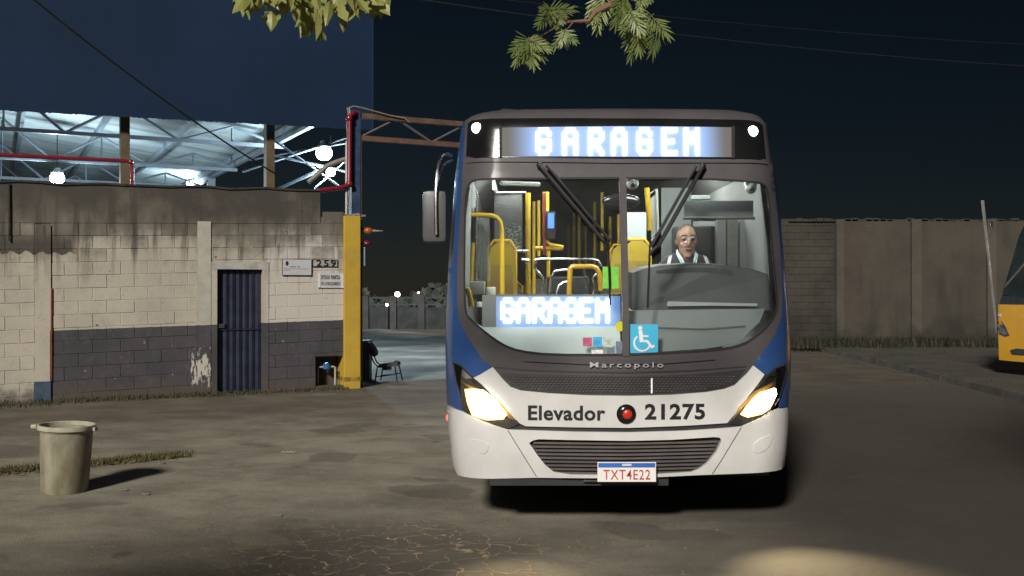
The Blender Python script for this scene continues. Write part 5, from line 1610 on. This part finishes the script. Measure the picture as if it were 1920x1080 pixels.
for s in (-1, 1):
    col.add([(s * .066, -.01, hz + .055 - .135), (s * .03, -.12, hz + .055 - .235), (s * .004, -.135, hz + .055 - .27), (s * .012, -.135, hz + .055 - .295), (s * .055, -.125, hz + .055 - .255), (s * .085, -.04, hz + .055 - .165), (s * .078, .03, hz + .055 - .13), (s * .066, .03, hz + .055 - .115)], [(0, 1, 2, 3, 4, 5), (0, 5, 6, 7)])
col.add([(-.05, -.118, hz + .055 - .245), (.05, -.118, hz + .055 - .245), (.03, -.126, hz + .055 - .3), (-.03, -.126, hz + .055 - .3)], [(0, 1, 2, 3)])
col.build('shirt_collar', shirt, drv, False, True)
for s in (-1, 1):
    p0 = Vector((s * .105, -.09, hz + .055 - .19)); 
    MB().add([(s * .12, -.05, hz + .055 - .165), (s * .15, -.055, hz + .055 - .18), (s * .185, -.125, hz + .055 - .3), (s * .16, -.13, hz + .055 - .305)], [(0, 1, 2, 3)]).build('shoulder_stripe', mat('reflective_grey', (.45, .45, .46), .4), drv, False, True)
# short hair: cap over the back and sides, bald on top
hb_ = MB()
hb_.ball((0, .002, hz + .028), .1, 36, 26, (.85, .985, 1.085))
hb_.f = [f for f in hb_.f if all(hb_.v[i][1] > (-.02 if hb_.v[i][2] < hz + .07 else -.052) and hb_.v[i][2] > hz - .045 for i in f)]
hb_.build('hair', mat('grey_hair', (.075, .06, .05), .8, 0, .4, 60, .2), drv, True, True)
gm_f = MT['dark_plastic']
gls = MB()
for s in (-1, 1):
    gls.tube([(s * .034 + .026 * math.cos(t), -.108, hz + .006 + .018 * math.sin(t)) for t in [i * math.pi / 10 for i in range(21)]], .0013, 6, False)
    gls.tube([(s * .06, -.106, hz + .012), (s * .08, -.03, hz + .014), (s * .083, .02, hz + .008)], .002, 6)
gls.tube([(-.009, -.11, hz + .01), (.009, -.11, hz + .01)], .0022, 6)
go = gls.build('glasses', MT['steel'], drv, True, True)
for s in (-1, 1):
    MB().add([(s * .034 + .025 * math.cos(t), -.108, hz + .006 + .017 * math.sin(t)) for t in [i * math.pi / 10 for i in range(20)]], [tuple(range(20))]).build('glasses_lens', glass('spectacle_glass', (.95, .95, .95), .05, .02), go, False, True)
    MB().ball((s * .034, -.088, hz + .008), .012, 12, 8, (1.2, .6, .8)).build('eye', mat('eye_dark', (.06, .045, .04), .2), drv, True, True)
    MB().tube([(s * .015, -.097, hz + .036), (s * .035, -.099, hz + .042), (s * .056, -.088, hz + .036)], .0045, 6).build('eyebrow', bpy.data.materials['grey_hair'], drv, True, True)
MB().tube([(-.03, -.093, hz - .052), (-.012, -.104, hz - .046), (0, -.105, hz - .048), (.012, -.104, hz - .046), (.03, -.093, hz - .052)], .006, 6).build('moustache', mat('moustache_shade', (.13, .08, .065), .8), drv, True, True)
MB().tube([(-.022, -.098, hz - .068), (0, -.102, hz - .069), (.022, -.098, hz - .068)], .004, 6).build('lips', mat('lip', (.22, .09, .075), .5), drv, True, True)
# ================================================================== YELLOW BUS at the right edge
YD = 19.3
YC0 = P(1859, 690, YD); YC0.z = .1
YROT = math.atan2(.29, .956)             # the bus points left and a little towards the camera
yb = thing('parked_bus', 'yellow parked bus cut off by the right edge with its headlights off', 'bus', YC0, YROT)
# own frame: x back along the bus, y from the near flank (-2.5) to the far flank (0)
ym = mat('yellow_bus_paint', (.66, .33, .015), .3, 0, .1, 2, .02, coat=.4)
yk = mat('dark_bus_surround', (.03, .031, .038), .25, 0, .2, 3, 0, coat=.3)
glm = mat('parked_bus_glass', (.022, .032, .032), .06, 0, .3, 2, 0)
yz = lambda py: HC - (py - YH) / F * YD - .1
def nose(z):
    return .05 * max(0, (.6 - z)) + max(0, z - 1.35) * .36 + max(0, z - 2.7) ** 2 * 4
def ybody(name, zs, m, x1, inset=0.0, y0=-2.5, y1=0.0, dx=0.0):
    b = MB()
    for j, z_ in enumerate(zs):
        n_ = nose(z_) + dx
        b.v += [(n_ + .16, y1 - inset, z_), (n_ + .03, y1 - inset - .14, z_), (n_, y1 - inset - .45, z_), (n_, y0 + inset + .45, z_), (n_ + .03, y0 + inset + .14, z_), (n_ + .16, y0 + inset, z_), (x1, y0 + inset, z_), (x1, y1 - inset, z_)]
    for j in range(len(zs) - 1):
        for i in range(8):
            b.f.append((j * 8 + i, j * 8 + (i + 1) % 8, (j + 1) * 8 + (i + 1) % 8, (j + 1) * 8 + i))
    b.f.append(tuple(range(7, -1, -1))); b.f.append(tuple((len(zs) - 1) * 8 + i for i in range(8)))
    return b.build(name, m, yb, True, True)
ybody('lower_body', [.27, .3, .5, .8, 1.1, 1.32], ym, 11.5)
ybody('upper_body', [1.32, 1.5, 1.8, 2.2, 2.6, 2.8, 2.92, 2.97], yk, 11.5, .02, dx=.01)
def yfront(name, pts, m, off=.0, th=.02, parent=None):
    """patch on the nose, (y, z)"""
    b = MB(); n_ = len(pts)
    xx = lambda y_, z_: nose(z_) + (.03 * min(1, max(0, (y_ + .45) / .31)) + max(0, (y_ + .14)) * .93 if y_ > -1.25 else 0) - off
    b.v = [(xx(y_, z_), y_, z_) for y_, z_ in pts] + [(xx(y_, z_) + th, y_, z_) for y_, z_ in pts]
    b.f = [tuple(range(n_)), tuple(range(2 * n_ - 1, n_ - 1, -1))] + [(i, i + n_, (i + 1) % n_ + n_, (i + 1) % n_) for i in range(n_)]
    return b.build(name, m, parent or yb, False, True)
yfront('windscreen', [(-.2, 1.5), (-1.24, 1.46), (-1.24, 2.0), (-1.24, 2.6), (-.24, 2.6), (-.22, 2.0)], glm, .012)
yfront('windscreen', [(-1.26, 1.46), (-2.3, 1.5), (-2.28, 2.0), (-2.26, 2.6), (-1.26, 2.6), (-1.26, 2.0)], glm, .012)
for s in (0, 1):
    fy = (lambda v_: v_) if s == 0 else (lambda v_: -2.5 - v_)
    hlp = [(-.02, yz(592)), (-.1, yz(595)), (-.25, yz(603)), (-.36, yz(613)), (-.45, yz(627)), (-.34, yz(629)), (-.18, yz(625)), (-.06, yz(616))]
    h = yfront('headlight', [(fy(a), b) for a, b in hlp], MT['dark_plastic'], .014, .03)
    yfront('lens', [(fy(a), b) for a, b in [(-.04, yz(596)), (-.11, yz(599)), (-.19, yz(605)), (-.14, yz(612)), (-.07, yz(609))]], MT['chrome'], .022, .01, h)
    yfront('lens', [(fy(a), b) for a, b in [(-.16, yz(613)), (-.23, yz(607)), (-.33, yz(616)), (-.4, yz(625)), (-.3, yz(626)), (-.2, yz(622))]], MT['chrome'], .022, .01, h)
    yfront('indicator', [(fy(a), b) for a, b in [(-.15, yz(588)), (-.22, yz(588)), (-.22, yz(593)), (-.15, yz(593))]], mat('pale_indicator', (.6, .62, .7), .2), .014, .02)
    yfront('bumper_slot', [(fy(a), b) for a, b in [(-.46, yz(654)), (-.62, yz(650)), (-1.1, yz(651)), (-1.1, yz(661)), (-.5, yz(662))]], MT['black_plastic'], .008, .02)
for k in range(7):
    for yy_ in (-2.508, -.0):
        MB().box((1.2 + k * 1.4, yy_, 1.5), (2.5 + k * 1.4, yy_ + .008, 2.4)).build('side_window', glm, yb, False, True)
for xk in (2.4, 8.6):
    for yy_ in (-2.32, -.18):
        mw = Matrix.Translation((xk, yy_, .47)) @ Matrix.Rotation(R(90), 4, 'X')
        w = MB().lathe([(.28, -.14), (.44, -.13), (.47, -.08), (.47, .08), (.44, .13), (.28, .14)], 28, mw).build('wheel', MT['rubber'], yb, True, True)
        MB().lathe([(.05, -.1), (.27, -.12), (.28, .12), (.05, .08)], 20, mw).build('rim', MT['steel'], w, True, True)
rod = MB()
p0, p1 = Vector((.12, -.02, yz(625))), Vector((-.19, .0, yz(376)))
rod.add([p0 + Vector((-.012, 0, 0)), p0 + Vector((.012, 0, 0)), p1 + Vector((.022, 0, 0)), p1 + Vector((-.018, 0, 0)), p0 + Vector((-.012, .03, 0)), p0 + Vector((.012, .03, 0)), p1 + Vector((.022, .04, 0)), p1 + Vector((-.018, .04, 0))],
        [(0,1,2,3),(7,6,5,4),(0,4,5,1),(1,5,6,2),(2,6,7,3),(3,7,4,0)])
rodo = rod.build('corner_rod', mat('pale_rod', (.26, .25, .23), .4, .2), yb, False, True)
MB().bbox((-.05, -.05, yz(428)), (.0, -.02, yz(416)), .004).build('rod_clip', MT['steel'], rodo, False, True)

# ================================================================== TREES reaching in from above
def leaf_mat(name, c1, c2):
    m, nt, nd, lk, b = new_mat(name)
    oi = nd.new('ShaderNodeObjectInfo')
    n = noise(nt, coords(nt, world=True), 9, 3)
    lk.new(mix(nt, math_n(nt, 'ADD', math_n(nt, 'MULTIPLY', oi.outputs['Random'], .6), math_n(nt, 'MULTIPLY', n, .4)), c1, c2), b.inputs['Base Color'])
    b.inputs['Roughness'].default_value = .45
    t = nd.new('ShaderNodeBsdfTranslucent'); t.inputs[0].default_value = (*[x * .8 for x in c1], 1)
    mx = nd.new('ShaderNodeMixShader'); mx.inputs[0].default_value = .25
    lk.new(b.outputs[0], mx.inputs[1]); lk.new(t.outputs[0], mx.inputs[2]); lk.new(mx.outputs[0], nd['Material Output'].inputs[0])
    return m
lfm = leaf_mat('broad_leaf', (.32, .32, .095), (.2, .22, .06))
lfm2 = leaf_mat('feather_leaf', (.24, .29, .085), (.11, .16, .045))
bark = mat('bark', (.09, .07, .05), .9, 0, .4, 8, .5, 20)
bark2 = mat('reddish_twig', (.2, .1, .065), .7, 0, .3, 12, .1)
def leaf_shape(seed, L=.1, Wd=.05):
    r = random.Random(seed); b = MB()
    n = 6; mid = []; lf = []; rt_ = []
    bend = r.uniform(-.25, .25); lobes = r.uniform(0, .25)
    for i in range(n + 1):
        t = i / n
        w = Wd * (math.sin(math.pi * min(1, t * 1.02) ** .75) ** .8 if 0 < t < 1 else .0) * (1 + lobes * math.sin(t * 14)) * .55
        zz = -L * t; xx = bend * L * t * t; yy = -.22 * L * t * t
        mid.append((xx, yy, zz)); lf.append((xx - w, yy + w * .35, zz)); rt_.append((xx + w, yy + w * .35, zz))
    for i in range(n):
        b.add([lf[i], mid[i], mid[i + 1], lf[i + 1]], [(0, 1, 2, 3)])
        b.add([mid[i], rt_[i], rt_[i + 1], mid[i + 1]], [(0, 1, 2, 3)])
    return b.mesh('leaf')
def frond_shape(seed, n=9, L=.1):
    """feathery leaf: a stalk with paired narrow leaflets fanning out"""
    r = random.Random(seed); b = MB()
    b.tube([(0, 0, 0), (.004, -.01, -L * .5), (.0, -.02, -L)], .0018, 4, True, .0008)
    for i in range(n):
        t = .12 + .88 * i / (n - 1)
        for s in (-1, 1):
            c = Vector((0, -.02 * t, -L * t))
            an = R(58 - 44 * t + r.uniform(-8, 8)); l = L * (.62 - .2 * t) * r.uniform(.85, 1.15); w = .0025
            d = Vector((s * math.sin(an), r.uniform(-.25, .15), -math.cos(an))) * l
            e = Vector((math.cos(an), 0, s * math.sin(an))) * w
            b.add([c, c + d * .3 + e, c + d * .75 + e, c + d, c + d * .75 - e, c + d * .3 - e], [(0, 1, 2, 3, 4, 5)])
    return b.mesh('leaf')
def crown(n, c, rad, m, parent, seed, clump, size, cut=None):
    r = random.Random(seed); b = MB()
    cl = []
    while len(cl) < clump:
        v = Vector((r.uniform(-1, 1), r.uniform(-1, 1), r.uniform(-1, 1)))
        if .25 < v.length < 1: cl.append(Vector(c) + Vector((v.x * rad[0], v.y * rad[1], v.z * rad[2])))
    for i in range(n):
        k = r.choice(cl)
        p_ = k + Vector((r.gauss(0, .36), r.gauss(0, .36), r.gauss(0, .26)))
        if cut and cut(p_): continue
        a = r.uniform(0, 6.28); L = size * r.uniform(.6, 1.3)
        d1 = Vector((math.cos(a), math.sin(a), r.uniform(-.8, .2))).normalized() * L; d2 = d1.cross(Vector((r.uniform(-.4, .4), r.uniform(-.4, .4), 1))).normalized() * L * .3
        b.add([p_, p_ + d1 * .45 + d2, p_ + d1, p_ + d1 * .45 - d2], [(0, 1, 2, 3)])
    o_ = b.build('crown', m, parent)
    o_['kind'] = 'stuff'
    return cl
in_view = lambda p_: p_.y > .3 and abs(p_.x) < p_.y * .53 and p_.z < HC + p_.y * .292 + .02
# left tree: broad leaves
tA = Vector((-5.2, -3.4, 0))
tr1 = thing('broadleaf_tree', 'broad leaved tree whose yellowish drooping leaves hang in at the top left', 'tree', tA)
MB().tube([tA, tA + Vector((.1, .05, 1.4)), tA + Vector((.3, .3, 2.8)), tA + Vector((.6, .8, 4.0))], .2, 12, True, .09).build('trunk', bark, tr1, True)
cl = crown(5200, (-4.2, -2.5, 4.1), (2.9, 1.6, .8), lfm, tr1, 31, 60, .15, in_view)
for i, k in enumerate(cl[:14]):
    s0 = tA + Vector((.3, .3, 2.8)).lerp(Vector((.6, .8, 4.0)), (i % 5) / 5)
    MB().tube([s0, s0.lerp(k, .5) + Vector((0, 0, .2)), k], .045, 6, True, .012).build('limb', bark, tr1, True)
BYL = 4.4
e0, e1 = P(430, -60, BYL), P(735, -55, BYL)
brn = MB().tube([tA + Vector((.55, .75, 3.7)), Vector((-3.0, 1.6, 3.7)), Vector((-2.0, 3.4, 3.3)), P(420, -75, BYL), P(600, -38, BYL), P(740, -60, BYL)], .035, 8, True, .01).build('branch', bark2, tr1, True)
lms = [leaf_shape(i, random.uniform(.07, .105), random.uniform(.034, .055)) for i in range(7)]
rg = random.Random(12)
for i in range(135):
    px_ = rg.uniform(445, 725)
    lim = 62 - abs(px_ - 585) * .42 + 18 * math.sin(px_ * .09)
    py_ = rg.uniform(-45, max(-8, lim - 22))
    p_ = P(px_, py_, BYL + rg.uniform(-.25, .25))
    link('leaf', rg.choice(lms), lfm, brn, tuple(p_ - tA), (rg.uniform(-.35, .5), rg.uniform(-.45, .45), rg.uniform(-.9, .9)))
tw = MB().tube([P(600, 30, BYL), P(602, 50, BYL), P(603, 64, BYL)], .003, 6).build('twig', bark2, brn, True)
for k in range(3):
    link('leaf', lms[k], mat('withered_leaf', (.25, .13, .09), .7), tw, tuple(P(602, 60, BYL) - tA), (.3, (-.4, .1, .5)[k], (0, 1, 2)[k])).scale = (.45, .45, .5)
# right tree: feathery leaves
tB = Vector((6.2, -.6, 0))
tr2 = thing('feathery_tree', 'feathery leaved tree whose twigs hang in at the top above the bus', 'tree', tB)
MB().tube([tB, tB + Vector((-.1, .1, 1.6)), tB + Vector((-.4, .5, 3.2)), tB + Vector((-.9, 1.2, 4.8))], .22, 12, True, .1).build('trunk', bark, tr2, True)
cl = crown(5600, (5.0, 1.6, 5.5), (2.7, 2.6, 1.6), lfm2, tr2, 33, 64, .15, in_view)
for i, k in enumerate(cl[:14]):
    s0 = tB + Vector((-.4, .5, 3.2)).lerp(Vector((-.9, 1.2, 4.8)), (i % 5) / 5)
    MB().tube([s0, s0.lerp(k, .5) + Vector((0, 0, .2)), k], .05, 6, True, .012).build('limb', bark, tr2, True)
BY2 = 4.3
pb = lambda a, c: P(a, c, BY2)
br2 = MB().tube([tB + Vector((-.9, 1.2, 4.6)), Vector((3.2, 2.6, 4.0)), Vector((1.4, 4.0, 3.3)), pb(1165, -15), pb(1150, 6), pb(1116, 23), pb(1104, 39), pb(1075, 40)], .03, 8, True, .006).build('branch', bark2, tr2, True)
def twig(pts, r=.004):
    return MB().tube([pb(*p_) for p_ in pts], r, 6, True, r * .5).build('twig', bark2, br2, True)
twig([(1075, 40), (1055, 43), (1040, 52), (1020, 64), (1002, 74), (985, 76)])
twig([(1075, 40), (1058, 38), (1045, 31), (1030, 24)])
twig([(1075, 41), (1066, 52), (1058, 58)])
twig([(1190, -20), (1196, 10), (1203, 30), (1208, 42)])
frs = [frond_shape(i, 9 + i % 3, .085 + .012 * (i % 4)) for i in range(6)]
rg = random.Random(14)
def put(px_, py_, roll, s=1.0, pitch=None):
    link('leaf', frs[rg.randrange(6)], lfm2, br2, tuple(pb(px_, py_) + Vector((0, rg.uniform(-.05, .05), 0)) - tB), (rg.uniform(-.3, .4) if pitch is None else pitch, roll, rg.uniform(-.5, .5))).scale = (s, s, s)
for k, an in enumerate((-80, -60, -42, -22, -5, 12, 30, 48)): put(984 + k * 1.2, 74, R(-an) * -1, .95)
for k, an in enumerate((-95, -70, -50, -30, 40, 75)): put(1024 + k * 2, 20, R(an), .85)
for k, an in enumerate((-40, -15, 15, 40)): put(1052 + k * 4, 56, R(an), .7)
for k in range(9): put(1110 + k * 9, rg.uniform(-22, 20), R(rg.uniform(-40, 35)), 1.15)
for k in range(7): put(1192 + k * 7, rg.uniform(22, 48), R(rg.uniform(-35, 55)), 1.1)
for k in range(4): put(1208 + k * 8, rg.uniform(30, 50), R(rg.uniform(20, 75)), 1.0)
put(1178, 22, R(-25), 1.0); put(1186, 25, R(-8), 1.0); put(1205, -20, R(5), .9); put(1225, -30, R(20), .9)
